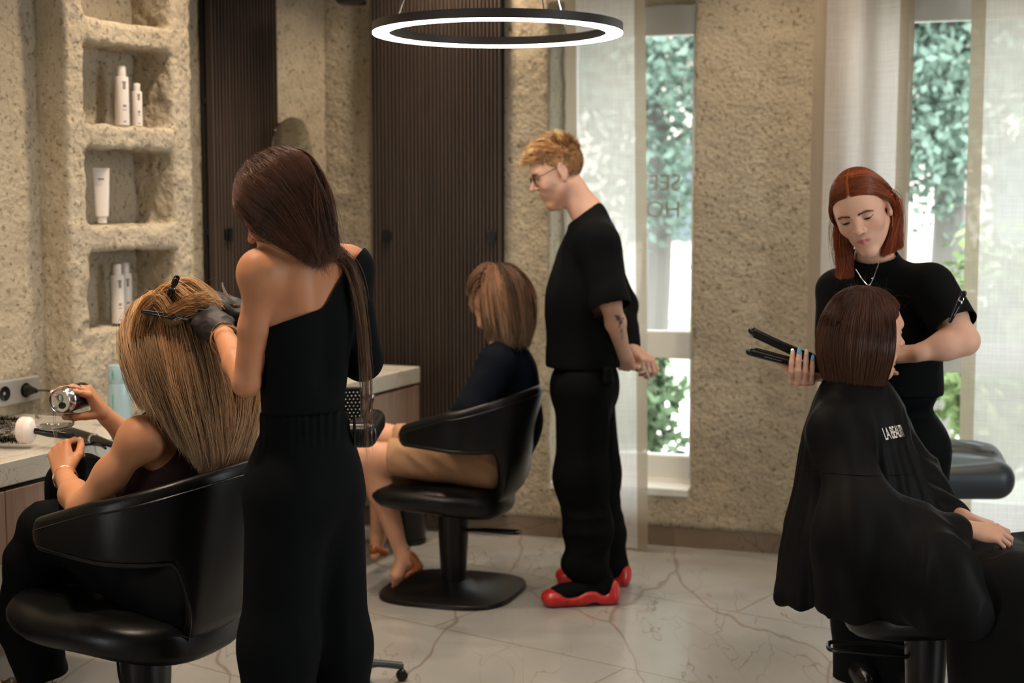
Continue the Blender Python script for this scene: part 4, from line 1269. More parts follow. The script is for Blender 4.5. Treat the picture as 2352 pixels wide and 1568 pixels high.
# ------------------------------------------------------------------ hair
def scalp_pts(n, M, zl=None, rad=(.0765, .098, .085), c=(0, -.012, .042), seed=1, xlim=None):
    g = np.random.default_rng(seed); out = []
    ys = [-.115, -.05, -.015, .0, .03, .055, .075, .09]; zs = [-.062, -.055, -.02, .030, .040, .052, .076, .095] if zl is None else zl
    while len(out) < n:
        d = g.normal(size=(4 * n, 3)); d /= np.linalg.norm(d, axis=1)[:, None]
        p = d * np.array(rad) + np.array(c)
        m = p[:, 2] > np.interp(p[:, 1], ys, zs)
        out += list(p[m])
    p = np.array(out[:n]); d = (p - np.array(c)) / np.array(rad) ** 2; d /= np.linalg.norm(d, axis=1)[:, None]
    return p + d * .0028, d
def to_world(M, p): return p @ M[:3, :3].T + M[:3, 3]
def to_worldv(M, v):
    q = v @ M[:3, :3].T; return q / np.linalg.norm(q, axis=1, keepdims=True)

def grow_hair(p0, d0, E, S_, coll, off, a0=1.0, wob=.10, seed=0, clump=60, pull=.35, wf=9.0, e_pow=1.0, sag=0.0, damp=None):
    """strands from p0 starting along d0, arriving at E, sliding over the colliding surface"""
    g = np.random.default_rng(seed); n = len(p0)
    cen = g.choice(n, max(1, n // clump), replace=False)
    D = ((p0[:, None] - p0[cen][None]) ** 2).sum(-1); cid = D.argmin(1)
    Ec = E[cen][cid]; E = E * (1 - pull) + (Ec + (E - Ec) * .35) * pull
    ph = g.uniform(0, 100, len(cen))[cid]; pi = g.uniform(0, 100, n)
    P_ = np.zeros((n, S_, 3)); p = p0 + d0 * .001; d = d0.copy(); P_[:, 0] = p
    for s in range(1, S_):
        t = s / (S_ - 1)
        to = E - p; dist = np.linalg.norm(to, axis=1, keepdims=True)
        tgt = to / (dist + 1e-6) + a0 * (1 - t) ** 2 * d0 + np.array([0, 0, -sag * (1 - t)])
        wv = np.stack([noise3(np.stack([ph, np.full(n, t * wf * .4), ph * 0 + k * 7.], 1)) for k in range(3)], 1) * wob \
            + np.stack([noise3(np.stack([pi, np.full(n, t * wf), pi * 0 + k * 9.], 1)) for k in range(3)], 1) * wob * .5
        d = d * .45 + (tgt / np.linalg.norm(tgt, axis=1, keepdims=True) + wv) * .55
        d /= np.linalg.norm(d, axis=1, keepdims=True)
        step = dist / (S_ - s) * 1.06
        p = p + d * step
        if coll:
            for _ in range(2):
                sd, gr = grad_at(coll, p)
                pen = (off - sd); m = (pen > 0)[:, None]
                p = np.where(m, p + gr * pen[:, None], p)
            dn = (d * gr).sum(1, keepdims=True)
            d = np.where(m & (dn < 0), d - gr * dn, d); d /= np.linalg.norm(d, axis=1, keepdims=True)
        P_[:, s] = p
    # relax the ends a little so that no strand kinks
    for _ in range(2): P_[:, 1:-1] = P_[:, 1:-1] * .5 + (P_[:, 2:] + P_[:, :-2]) * .25
    return P_, cid

def strands(name, P_, r, cols, parent, taper=.35, mt=None, sides=3, flat=1.0):
    """cols: (n,S,3). every strand a slim closed tube"""
    n, S_, _ = P_.shape
    T = np.gradient(P_, axis=1); T /= np.linalg.norm(T, axis=2, keepdims=True) + 1e-9
    up = np.array([.31, .17, .93]); u = np.cross(T, up); u /= np.linalg.norm(u, axis=2, keepdims=True) + 1e-9; v = np.cross(T, u)
    t = np.linspace(0, 1, S_); prof = (1 - (1 - taper) * t ** 2.2)[None, :, None]
    r = np.broadcast_to(np.asarray(r, float).reshape(-1, 1, 1), (n, 1, 1)) * prof
    V = np.stack([P_ + r * (math.cos(2 * PI * k / sides) * u + flat * math.sin(2 * PI * k / sides) * v) for k in range(sides)], 2)
    idx = np.arange(n * S_ * sides).reshape(n, S_, sides)
    F = np.stack([idx[:, :-1], np.roll(idx, -1, 2)[:, :-1], np.roll(idx, -1, 2)[:, 1:], idx[:, 1:]], -1).reshape(-1, 4)
    cc = np.repeat(cols[:, :, None], sides, 2).reshape(-1, 3)
    return mesh_np(name, V.reshape(-1, 3), F, mt or M_HAIR, parent, col=cc)

def hair_cols(n, S_, root, tip, cid, seed=0, var=.25, cvar=.25, p=1.0, pal=None):
    g = np.random.default_rng(seed + 5)
    t = (np.linspace(0, 1, S_) ** p)[None, :, None]
    c = np.asarray(root)[None, None] * (1 - t) + np.asarray(tip)[None, None] * t
    k = np.exp(g.normal(size=(n, 1, 1)) * var) * np.exp(g.normal(size=(cid.max() + 1,)) * cvar)[cid][:, None, None]
    return np.clip(c * k, 0, 1)

def scalp_cap(name, M, col, parent, zl=None, off=.003, rad=(.0765, .098, .085), c=(0, -.012, .042)):
    V = []; n, m_ = 48, 40
    for i in range(m_ + 1):
        a = PI * i / m_
        for j in range(n): V.append((math.sin(a) * math.cos(2 * PI * j / n), math.sin(a) * math.sin(2 * PI * j / n), math.cos(a)))
    V = np.array(V) * (np.array(rad) + off) + np.array(c)
    F = np.array([(i * n + j, (i + 1) * n + j, (i + 1) * n + (j + 1) % n, i * n + (j + 1) % n) for i in range(m_) for j in range(n)])
    ys = [-.115, -.05, -.015, .0, .03, .055, .075, .09]; zs = [-.062, -.055, -.02, .030, .040, .052, .076, .095] if zl is None else zl
    V, F = keep(V, F, lambda p: p[:, 2] > np.interp(p[:, 1], ys, zs) + .003)
    return mesh_np(name, to_world(M, V), F, M_CAPM, parent, col=np.tile(np.asarray(col), (len(V), 1)))

def neck_prims(M, base, r=.052, rb=.056):
    a = xf(M, (0, -.022, -.055)); return [cone(a, base, r, rb, k=.03)]

def bracelet(name, c, ax, r, th, parent, mt=M_GOLD, sy=1.0, tilt=None, beads=0):
    R = rot_to(ax); a = np.linspace(0, 2 * PI, 41)[:-1]
    pts = np.array([c + R @ np.array([r * math.cos(q), r * sy * math.sin(q), 0]) for q in a])
    m = MB(); m.tube(pts, th, 6, closed=True)
    if beads:
        for q in np.linspace(0, 2 * PI, beads, endpoint=False):
            m.lathe([(.0001, -th * 2), (th * 2, 0), (.0001, th * 2)], 6, c + R @ np.array([r * math.cos(q), r * sy * math.sin(q), 0]), R=R)
    return m.build(name, mt, parent, smooth=True)
def face_clear(P_, M, ycap, xmin, z0=.085):
    """side locks keep clear of the face: they lie beside the cheeks"""
    s = np.linalg.norm(M[:3, 0]); R = M[:3, :3] / s; L = (P_ - M[:3, 3]) @ R / s
    w_ = np.clip((z0 - L[..., 2]) / .035, 0, 1); sg = np.where(L[:, :1, 0] >= 0, 1.0, -1.0)
    fr = np.clip((L[..., 1] + .0) / .03, 0, 1) * w_
    L[..., 1] += (np.minimum(L[..., 1], ycap - .012 * (1 - w_) * 0) - L[..., 1]) * w_
    L[..., 0] += (sg * np.maximum(np.abs(L[..., 0]), xmin) - L[..., 0]) * fr
    return (L * s) @ R.T + M[:3, 3]

V, F = sdf_surf([ell((0, 0, 0), .1)], .01); assert (vnorm(V, F) * V).sum(1).mean() > 0, 'normals flipped'

# ================================================================== PERSON: the stylist at the centre left
def person_stylist():
    Y = 3.2
    neck = P(703, 585, 3.18); shL = P(598, 625, 3.09); shR = P(800, 615, 3.31)
    waist = P(697, 925, 3.20); hipL = P(660, 1120, 3.14); hipR = P(738, 1120, 3.26)
    tp, R1, R2 = torso_prims(neck, shL, shR, waist, hipL, hipR, w=(.120, .085), ww=(.098, .075), hw=(.130, .100))
    back = -R1[:, 1]
    M = fu(P(650, 480, 3.13), (-.80, .32, -.50), (-.42, .15, .88), .94)
    # shoulder blades and spine
    tp += [ell(P(655, 650, 3.16) + back * .062, (.040, .022, .062), R=R1, k=.03), ell(P(765, 650, 3.30) + back * .057, (.038, .022, .06), R=R1, k=.03),
           cone(P(708, 640, 3.16) + back * .078, P(700, 860, 3.18) + back * .078, .015, k=.04, op='s')]
    np_ = neck_prims(M, neck, .050, .056)
    elL = P(566, 880, 3.12); wrL = P(508, 757, 3.40)
    armL = [ell(shL + np.array([-.004, 0, -.012]), (.040, .040, .050), k=.025)] + chain([shL + np.array([0, 0, -.01]), shL * .5 + elL * .5, elL], [.034, .0315, .0285], k=.014) \
        + chain([elL, elL * .65 + wrL * .35, wrL], [.029, .031, .0225], k=.014)
    elR = P(832, 828, 3.34); wrR = P(560, 728, 3.58)
    armR = chain([shR, elR], [.040, .034], k=.03) + chain([elR, wrR], [.034, .022], k=.02)
    D1 = nz(P(455, 715, 3.47) - wrL)
    h1, tp1 = hand_prims(wrL, D1, (-.15, -.75, .6), -1, [(45, 50, 30), (50, 55, 30), (55, 60, 35), (60, 60, 35)], thumb=[(.6, .4, -.6), (.8, .1, -.6), (.9, 0, -.5)], s=.95)
    D2 = nz(P(528, 700, 3.60) - wrR)
    h2, tp2 = hand_prims(wrR, D2, (.1, .1, 1), 1, [(50, 60, 40)] * 4, thumb=[(.7, .5, 0), (.9, .2, 0), (1, 0, 0)], s=.95)
    legs = chain([hipL, P(640, 1500, 3.12), P(640, 1900, 3.10)], [.085, .055, .045], k=.04) + chain([hipR, P(760, 1500, 3.28), P(765, 1900, 3.28)], [.085, .055, .045], k=.04)
    body, allp = build_body('standing person with long brown hair in a black one-shoulder top and wide black trousers', tp + np_ + armL + armR + legs,
                      [(h1, wrL, D1)], M, np.array([.50, .215, .105]), head_prims(M, lids=1.0, ears=False), brow=(.05, .03, .02), h=.005)
    V, F = None, None
    # top: torso + right sleeve, cut on a diagonal across the back
    tors = [dict(q) for q in tp[:6]]
    sl = chain([shR + np.array([0, 0, .0]), elR], [.043, .039], k=.03) + chain([elR, wrR], [.038, .028], k=.02)
    g_pr = [dict(q) for q in tp] + sl
    # neckline plane through three points seen on the back
    a, b, c = P(618, 742, 3.08), P(720, 705, 3.12), P(806, 590, 3.30)
    n1 = nz(np.cross(P(720, 700, 3.05) - P(620, 742, 3.05), np.array([0, 1, .0])));  n1 = n1 if n1[2] > 0 else -n1
    n2 = nz(np.cross(P(806, 585, 3.2) - P(735, 695, 3.2), np.array([0, 1, .0])));  n2 = n2 if n2[2] > 0 else -n2
    # keep = below either line (smooth bend)
    cutprim = dict(t='h', c=P(700, 722, 3.1), n=n1, k=.02, op='s', M=None)
    def two_plane(V, F):
        d1 = (V - P(640, 738, 3.1)) @ n1; d2 = (V - P(760, 670, 3.2)) @ n2
        return V, F
    pr = g_pr + [cone(P(560, 560, 3.0), P(700, 560, 3.0), .001, k=.001, op='s')]
    Vt, Ft = sdf_surf(g_pr, .0045, grow=.0055)
    f1 = lambda p: (p - P(640, 738, 3.1)) @ n1
    f2 = lambda p: (p - P(758, 672, 3.2)) @ n2
    ft = lambda p: np.minimum(f1(p), f2(p)) + .012 * np.exp(-np.abs(f1(p) - f2(p)) / .05)
    # remove arm-pit region of the bare left arm
    Vt, Ft = cut(Vt, Ft, ft); Vt, Ft = cut(Vt, Ft, lambda p: (waist[2] - .035) - p[:, 2] - 10 * ((p[:, 1] > 3.4) | (p[:, 0] > shR[0] + .02)))
    N = vnorm(Vt, Ft)
    Vt = Vt + N * (.0015 * noise3(Vt, 14) + .0010 * noise3(Vt * np.array([1, 1, 2.2]), 28, 3))[:, None]
    t = mesh_np('one_shoulder_top', Vt, Ft, M_BLKC, body)
    # trousers
    tr = [ell(waist + np.array([0, 0, -.03]), (.108, .085, .06), R=R2, k=.03), ell((hipL + hipR) / 2 + np.array([0, 0, .03]), (.143, .115, .14), R=R2, k=.05)] \
        + chain([hipL + [0, 0, -.03], P(642, 1480, 3.12), P(640, 1900, 3.10)], [.090, .078, .085], k=.05) + chain([hipR + [0, 0, -.03], P(764, 1480, 3.28), P(768, 1900, 3.28)], [.090, .078, .085], k=.05) \
        + [half(P(697, 940, 3.2) + np.array([0, 0, .0]), (0, 0, 1))]
    wz = waist[2]
    def fold(V, N):
        zz = V[:, 2]; gath = np.exp(-((zz - wz + .03) / .05) ** 2)
        return gath * .0028 * np.sin(V[:, 0] * 420) + .006 * (1 - 2 * np.abs(noise3(V * np.array([9, 9, 1.6]), 1.0, 4))) * np.clip((wz - zz) / .25, 0, 1)
    garment('wide_trousers', tr, M_BLKT, body, h=.006, disp=fold)
    # gloves
    for hh, wr, el_, D in ((h1, wrL, elL, D1), (h2, wrR, elR, D2)):
        gp = [dict(q) for q in hh] + [cone(wr - nz(wr - el_) * .018, wr + D * .03, .027, .026, k=.02)]
        garment('nitrile_glove', gp, M_GLOVE, body, h=.0028, grow=.0022, disp=lambda V, N: .0016 * (1 - 2 * np.abs(noise3(V * np.array([45, 45, 80]), 1.0, 2))))
    # bracelets on the bare wrist
    ax = nz(elL - wrL)
    bracelet('bracelet', wrL + ax * .030, ax + np.array([.15, 0, .1]), .0295, .0009, body, beads=9)
    bracelet('bracelet', wrL + ax * .066, ax + np.array([-.1, 0, .15]), .0355, .0021, body)
    # feet
    for px, Yf in ((625, 3.10), (780, 3.28)):
        q = P(px, 1900, Yf); V, F = sdf_surf([ell((q[0] - .03, q[1] + .05, .035), (.045, .11, .04)), bx((q[0] - .03, q[1] + .04, .012), (.045, .12, .012), .008)], .006)
        mesh_np('shoe', V, F, M_BLKP, body)
    # hair
    n = 9000; S_ = 26
    p, nr = scalp_pts(n, M, seed=3)
    L = p; W0 = to_world(M, p)
    g = np.random.default_rng(3)
    side = np.sign(L[:, 0]); ub = np.stack([side * .25, -.85 - 0 * side, np.full(n, -.1)], 1)
    d0 = to_worldv(M, ub - nr * (ub * nr).sum(1, keepdims=True) + nr * .15)
    T1 = P(752, 570, 3.10)
    left = (L[:, 0] < 0)
    E = T1 + g.normal(size=(n, 3)) * np.array([.018, .02, .012])
    # lower strands end earlier along the swept lock
    k = g.random(n)[:, None] ** .6
    E = E + (1 - k) * np.array([-.05, 0, -.004]) + np.array([.0, 0, -.018]) * g.random((n, 1))
    coll = head_prims(M, lids=1)[:6] + tp + np_ + [ell(shL, (.05, .05, .05))]
    coll = [ell((0, -.012, .042), (.0745, .096, .083), M=M), ell((0, .028, -.01), (.064, .06, .09), M=M)] + tp + np_ + armL[:1]
    off = g.uniform(.004, .016, n)
    P_, cid = grow_hair(W0, d0, E, S_, coll, off, a0=.9, wob=.07, seed=4, clump=70, pull=.45, sag=.55)
    P_ = face_clear(P_, M, .074, .070, .070)
    cols = hair_cols(n, S_, (.15, .064, .040), (.21, .098, .060), cid, 3, .15, .28)
    scalp_cap('scalp_hair', M, (.07, .028, .016), body)
    strands('hair', P_, .00062, cols, body)
    # the rest of the length falls over the far shoulder
    n = 260; st = T1 + g.normal(size=(n, 3)) * [.02, .02, .012]
    A = [T1 + np.array([.0, -.01, 0]), P(795, 600, 3.20), P(826, 690, 3.21), P(842, 850, 3.22), P(846, 1050, 3.21)]
    cp = curve_pts(A, 26); o = g.normal(size=(n, 1, 3)) * np.array([.006, .012, .007]); w_ = np.linspace(.8, 1.1, 26)[None, :, None]
    ln = (.45 + .55 * g.random(n) ** 1.5)[:, None]; tt = np.linspace(0, 1, 26)[None] * ln * 25
    i0 = np.clip(tt.astype(int), 0, 24); f = (tt - i0)[..., None]; PP = cp[i0] * (1 - f) + cp[i0 + 1] * f + o * w_
    PP += np.stack([noise3(np.stack([tt * .12, np.arange(n)[:, None] * .7 + 0 * tt, 0 * tt + k], -1)) for k in range(3)], -1) * .006
    cid = (np.arange(n) // 45)
    strands('hair', PP, .0008, hair_cols(n, 26, (.15, .07, .04), (.34, .20, .12), cid, 9), body)
    return body, tp2, wrR, D2, tp1
st_body, st_tips2, st_wr, st_D, st_tips1 = person_stylist()

# blade tool in the second glove
q = P(537, 700, 3.56)
e = empty('hair_scissors', q, label='thin steel scissor blade pointing up from the gloved hand', cat='scissors')
for o_, nm in ((0, 'blade'), (.006, 'blade')):
    a = np.linspace(0, 1, 14); pts = [(-.026 * t - .014 * t * (1 - t) * 2 + o_ * (1 - t) * .6, -o_, .052 * t + .004) for t in a]
    m = MB(); V = []; F = []
    for t, pp in zip(a, pts):
        wd = .0052 * (1 - t) ** .6 + .0006
        V += [(pp[0] - wd, pp[1] - .001, pp[2]), (pp[0] + wd, pp[1] - .001, pp[2]), (pp[0] + wd, pp[1] + .001, pp[2]), (pp[0] - wd, pp[1] + .001, pp[2])]
    for i in range(13):
        for k in range(4): F.append((i * 4 + k, i * 4 + (k + 1) % 4, i * 4 + 4 + (k + 1) % 4, i * 4 + 4 + k))
    F += [(3, 2, 1, 0), (52, 53, 54, 55)]
    m.add(V, F).build(nm, M_CHROME, e)
m = MB(); m.lathe([(.001, -.004), (.004, -.003), (.004, .003), (.001, .004)], 14, (.002, -.003, .0), R=rot_to((0, -1, 0))); m.build('screw', M_GOLD, e, smooth=True)
m = MB(); m.tube(curve_pts([(.002, 0, 0), (.012, .004, -.012), (.02, .006, -.03)], 8), .004, 8); m.build('handle', M_BLKP, e, smooth=True)

# ================================================================== PERSON: blonde client with the glass
def person_blonde():
    neck = P(425, 950, 3.68); shL = P(322, 1008, 3.50); shR = P(455, 985, 3.84)
    waist = P(425, 1240, 3.66); hipL = P(415, 1370, 3.56); hipR = P(455, 1370, 3.76)
    tp, R1, R2 = torso_prims(neck, shL, shR, waist, hipL, hipR, w=(.125, .095), ww=(.11, .085), hw=(.15, .12), bust=.01)
    M = fu(P(400, 780, 3.64), (-.76, .50, -.42), (-.42, .14, .90), .93)
    np_ = neck_prims(M, neck, .048, .054)
    elL = P(188, 1168, 3.50); wrL = P(146, 1090, 3.80)
    armL = [ell(shL + [-.002, 0, 0], (.046, .046, .048), k=.03)] + chain([shL, shL * .5 + elL * .5, elL], [.040, .037, .032], k=.03) + chain([elL, elL * .6 + wrL * .4, wrL], [.033, .034, .0235], k=.03)
    elR = P(335, 1040, 4.02); wrR = P(238, 950, 3.97)
    armR = [ell(shR, (.05, .05, .05), k=.03)] + chain([shR, elR], [.042, .034], k=.03) + chain([elR, elR * .55 + wrR * .45, wrR], [.034, .034, .022], k=.02)
    D1 = nz(P(134, 1020, 3.86) - wrL)
    hL, tL = hand_prims(wrL, D1, (-.25, -.95, .12), -1, [(58, 75, 30), (72, 80, 50), (78, 80, 50), (82, 80, 50)], thumb=[(.70, .45, -.35), (.88, .15, -.35), (.95, -.05, -.25)], s=1.0)
    D2 = nz(P(194, 884, 3.92) - wrR)
    hR, tR = hand_prims(wrR, D2, (.58, -.12, .80), 1, [(42, 20, 20), (45, 22, 22), (50, 26, 24), (56, 30, 26)], thumb=[(.50, .35, -.78), (.52, .22, -.82), (.60, .10, -.80)], s=.98, spread=.08)
    # lap and crossed legs, all in black trousers
    kn1 = P(182, 1112, 3.95); kn2 = P(118, 1212, 3.72)
    legs = chain([hipR, kn1], [.075, .05], k=.04) + chain([hipL, kn2 + [0.02, 0, -.01]], [.075, .05], k=.04) + chain([kn2, P(78, 1290, 3.76), P(60, 1430, 3.80), P(95, 1530, 3.84)], [.045, .042, .040, .033], k=.02)
    body, allp = build_body('seated person with long blonde hair pouring a drink, seen from behind', tp + np_ + armL + armR + legs,
                      [(hL, wrL, D1), (hR, wrR, D2)], M, np.array([.56, .255, .13]), head_prims(M, lids=1.0, ears=False), brow=(.2, .12, .06), h=.005)
    nails(tL, body, M_NAILN, which=(0, 4)); nails(tR, body, M_NAILN, which=(0, 1, 2))
    # tank top
    g = [dict(q) for q in tp]
    V, F = sdf_surf(g, .0045, grow=.006)
    lat = R1[:, 0]; ctr = (shL + shR) / 2
    L = lambda p: (p - ctr) @ R1
    def kf(p):
        q = L(p); x = np.abs(q[:, 0])
        arm = np.minimum(x - (.098 + .07 * np.clip((-q[:, 2] - .04) / .12, 0, 1)), q[:, 2] + .15)
        nk = np.minimum(q[:, 2] - .022, .062 - x)
        return np.maximum(arm, nk)
    V, F = cut(V, F, kf)
    V = V + vnorm(V, F) * (.0015 * noise3(V, 20))[:, None]
    mesh_np('tank_top', V, F, M_BROWNT, body)
    # trousers with a ruffled hem
    tr = [ell((hipL + hipR) / 2 + [0, 0, .02], (.155, .125, .13), R=R2, k=.05)] + chain([hipR + [0, 0, .0], kn1], [.098, .075], k=.05) + chain([kn1, P(120, 1420, 4.0)], [.072, .075], k=.05) \
        + chain([hipL, kn2 + [0.02, 0, -.01]], [.10, .072], k=.05) + chain([kn2, P(78, 1290, 3.76), P(66, 1430, 3.80), P(98, 1545, 3.84)], [.066, .068, .074, .066], k=.03) \
        + [ell(P(75, 1200, 3.74), (.035, .04, .03), k=.05), half(P(98, 1556, 3.84), (.10, 0, -1))]
    garment('trousers', tr, M_BLKT, body, h=.006, disp=lambda V, N: .0035 * noise3(V, 26) + .005 * (1 - 2 * np.abs(noise3(V * np.array([14, 14, 3]), 1, 6))))
    # patterned ankle boot
    mb_ = mat('snake_print_leather', (.25, .18, .11), .4); t = NT(mb_); vo = t.n('TexVoronoi', feature='DISTANCE_TO_EDGE'); vo.inputs['Scale'].default_value = 45; t.l(t.coord((1, 1, 2)), vo.inputs['Vector'])
    t.l(t.ramp(vo.outputs['Distance'], [(.05, (.03, .02, .012)), (.18, (.36, .27, .17))]), t.b.inputs['Base Color'])
    a = P(85, 1560, 3.86)
    pr = [cone(a + [0, 0, .04], a, .05, .052, k=.03), ell(a + [-.06, .03, -.045], (.09, .055, .04), k=.04), bx(a + [-.05, .02, -.082], (.10, .05, .012), .01)]
    garment('boot', pr, mb_, body, h=.005)
    ax = nz(elL - wrL)
    bracelet('bracelet', wrL + ax * .028, ax + np.array([0, 0, .2]), .0305, .0009, body, beads=11)
    bracelet('bracelet', wrL + ax * .040, ax + np.array([.15, 0, .05]), .0325, .0007, body, beads=7)
    bracelet('ring', hR[-3 * 4 - 2]['a'] * .5 + hR[-3 * 4 - 2]['b'] * .5, hR[-14]['b'] - hR[-14]['a'], .0098, .0011, body) if False else bracelet('ring', (hR[7]['a'] + hR[7]['b']) / 2, hR[7]['b'] - hR[7]['a'], .0098, .0012, body)
    # hair
    gth = np.random.default_rng(11)
    n = 13000; S_ = 28
    p, nr = scalp_pts(n, M, seed=5); W0 = to_world(M, p)
    x = p[:, 0]; y = p[:, 1]
    # three masses: forward (hanging in front, left in the picture), middle curtain, rear mass swept to the right
    th = np.clip((-p[:, 1] * .9 + (x) * .8) / .12 * .5 + .5, 0, 1)      # 0 = front left ... 1 = back right
    u = np.clip(th + gth.normal(size=n) * .10, 0, 1)
    ends_x = np.interp(u, [0, .30, .42, .7, 1], [306, 344, 436, 490, 545]); ends_y = np.interp(u, [0, .30, .42, .7, 1], [900, 945, 1035, 1098, 1085])
    dep = np.interp(u, [0, .3, 1], [3.50, 3.50, 3.66])
    E = np.array([P(a + b * 9, c + d * 14, e_ + f * .03) for a, b, c, d, e_, f in zip(ends_x, gth.normal(size=n), ends_y, gth.normal(size=n), dep, gth.normal(size=n))])
    clipc = P(385, 722, 3.53)
    d0 = nr * .4 + np.stack([np.sign(x) * .4, -.3 + 0 * x, .05 + 0 * x], 1); d0 = to_worldv(M, d0)
    coll = [ell((0, -.012, .042), (.0745, .096, .083), M=M), ell((0, .028, -.01), (.064, .06, .09), M=M)] + tp + np_ + armL[:2]
    off = gth.uniform(.006, .026, n)
    P_, cid = grow_hair(W0, d0, E, S_, coll, off, a0=1.0, wob=.13, seed=6, clump=62, pull=.55, wf=7)
    cols = hair_cols(n, S_, (.70, .42, .20), (.73, .525, .325), cid, 4, .12, .22, p=.8)
    scalp_cap('scalp_hair', M, (.42, .24, .11), body, off=.003)
    strands('hair', P_, .00060, cols, body)
    # loop of hair lifted towards the glove
    n = 900; g = gth
    for A, rr, nn, sd in (([P(395, 700, 3.52), P(398, 664, 3.54), P(432, 655, 3.56), P(468, 678, 3.54), P(492, 705, 3.52)], .014, 1500, 1),
                          ([P(350, 728, 3.50), P(362, 690, 3.51), P(392, 668, 3.52), P(425, 690, 3.50), P(462, 720, 3.47)], .016, 1500, 2),
                          ([P(392, 725, 3.49), P(420, 712, 3.48), P(445, 700, 3.47), P(470, 700, 3.47)], .020, 1400, 3),
                          ([P(320, 770, 3.50), P(335, 715, 3.50), P(365, 690, 3.50), P(385, 715, 3.49)], .018, 1400, 4)):
        cp = curve_pts(A, 18); o = g.normal(size=(nn, 1, 3)) * rr * .55; tt = np.linspace(.75, 1, 18)[None, :, None]
        PP = cp[None] + o * tt + np.stack([noise3(np.stack([np.linspace(0, 2, 18)[None] + np.zeros((nn, 1)), np.arange(nn)[:, None] * .31 + np.zeros((1, 18)), np.full((nn, 18), k * 3.)], -1)) for k in range(3)], -1) * .004
        strands('hair', PP, .00055, hair_cols(nn, 18, (.60, .35, .155), (.54, .33, .155), np.arange(nn) // 60, 20 + sd, .2, .3), body, taper=.8)
    # fly-aways
    nn = 160; s0 = W0[g.integers(0, len(W0), nn)]; dd = nz(np.array([0, -.2, 1.])) + g.normal(size=(nn, 3)) * .6
    tt = np.linspace(0, 1, 12)[None, :, None]; PP = s0[:, None] + dd[:, None] * .05 * tt + np.array([.02, 0, -.05]) * tt ** 2 * g.random((nn, 1, 1))
    strands('hair', PP, .00022, hair_cols(nn, 12, (.55, .36, .2), (.55, .4, .25), np.arange(nn) // 5, 33), body)
    return body, tL, tR, hL, hR
bl_body, bl_tL, bl_tR, bl_hL, bl_hR = person_blonde()

# can and coupe glass in the blonde client's hands
def make_can():
    lid = P(137, 921, 3.86); ax = nz([-.30, -.95, -.03])      # from base to lid
    R = rot_to(ax, (1, 0, .2)); h = .118; r = .0355
    e = empty('drink_can', lid, label='open aluminium drink can tilted over the coupe glass', cat='can')
    m = MB(); m.lathe([(.001, -h + .006), (r * .72, -h + .004), (r * .80, -h), (r, -h + .012), (r, -.016), (r * .86, -.006), (.001, -.006)], 40, R=R)
    mc = mat('printed_can_side', (.03, .02, .035), .25, .6); m.build('can_body', mc, e, smooth=True)
    m = MB(); m.lathe([(r * 1.003, -.024), (r * 1.003, -.0155), (r * .87, -.0035), (r * .90, .0), (r * .885, .0022), (r * .855, .001), (r * .83, -.004), (.001, -.004)], 40, R=R)
    m.build('can_top', M_CHROME, e, smooth=True)
    m = MB(); m.lathe([(.001, 0), (r * .34, 0), (r * .34, .0006), (.001, .0006)], 20, R @ np.array([.002, -.013, -.0040]), R=R, sy=.75); m.build('opening', M_DARK, e)
    m = MB(); a = np.linspace(0, 2 * PI, 25)[:-1]
    m.tube([R @ np.array([.0075 * math.cos(q), .007 + .0105 * math.sin(q), -.0015]) for q in a], .0014, 6, closed=True)
    m.lathe([(.001, 0), (.003, 0), (.001, .0015)], 10, R @ np.array([0, -.001, -.003]), R=R); m.build('pull_tab', M_CHROME, e, smooth=True)
    m = MB()
    for zz, w_ in ((-.05, .7), (-.068, .5)):
        q = np.linspace(.4, 1.9, 8); V = [R @ np.array([1.01 * r * math.cos(t), 1.01 * r * math.sin(t), z2]) for z2 in (zz, zz + .006) for t in q]
        m.add(V, [(i, i + 1, 9 + i, 8 + i) for i in range(7)])
    m.build('printed_bands', mat('silver_print', (.6, .6, .62), .3, .7), e)
    return lid, ax, R
lid, cax, cR = make_can()
g0 = P(127, 988, 3.90)
e = empty('coupe_glass', g0, label='ribbed coupe glass held by the stem under the can', cat='glass')
r = .0505
out = [(.0045, .000), (.020, .0015), (.040, .006), (.0485, .014), (r, .024), (r, .043), (r * .985, .0435), (r * .965, .043), (r * .965, .024), (.046, .0155), (.038, .009), (.02, .0045), (.001, .0035)]
m = MB(); m.lathe([(.001, -.0002)] + out, 120, flute=40, fa=.016); m.build('bowl', M_GLASS, e, smooth=True, angle=0)
m = MB(); m.lathe([(.001, .0), (.0065, -.0005), (.0045, -.008), (.0034, -.02), (.0034, -.062), (.006, -.066), (.026, -.069), (.027, -.071), (.001, -.071)], 32); m.build('stem', M_GLASS, e, smooth=True)
m = MB(); m.lathe([(.001, .0042), (.02, .0052), (.038, .0098), (.0455, .0160), (.001, .0161)], 40); o = m.build('drink', M_WATER, e, smooth=True, angle=.5)
# the pour
a = P(126, 936, 3.865); pts = curve_pts([a, P(125, 942, 3.88), P(125, 955, 3.895), P(125, 978, 3.90)], 16)
m = MB(); m.tube(pts, .0030 + .0009 * np.sin(np.arange(16) * 1.9), 10)
for i in range(7): m.lathe([(.0001, -.0025), (.0022, 0), (.0001, .0025)], 8, a + rng.normal(size=3) * .004)
o = m.build('poured_drink', M_WATER, smooth=True); tag(o, 'stream of clear drink falling from the can into the glass', 'liquid')

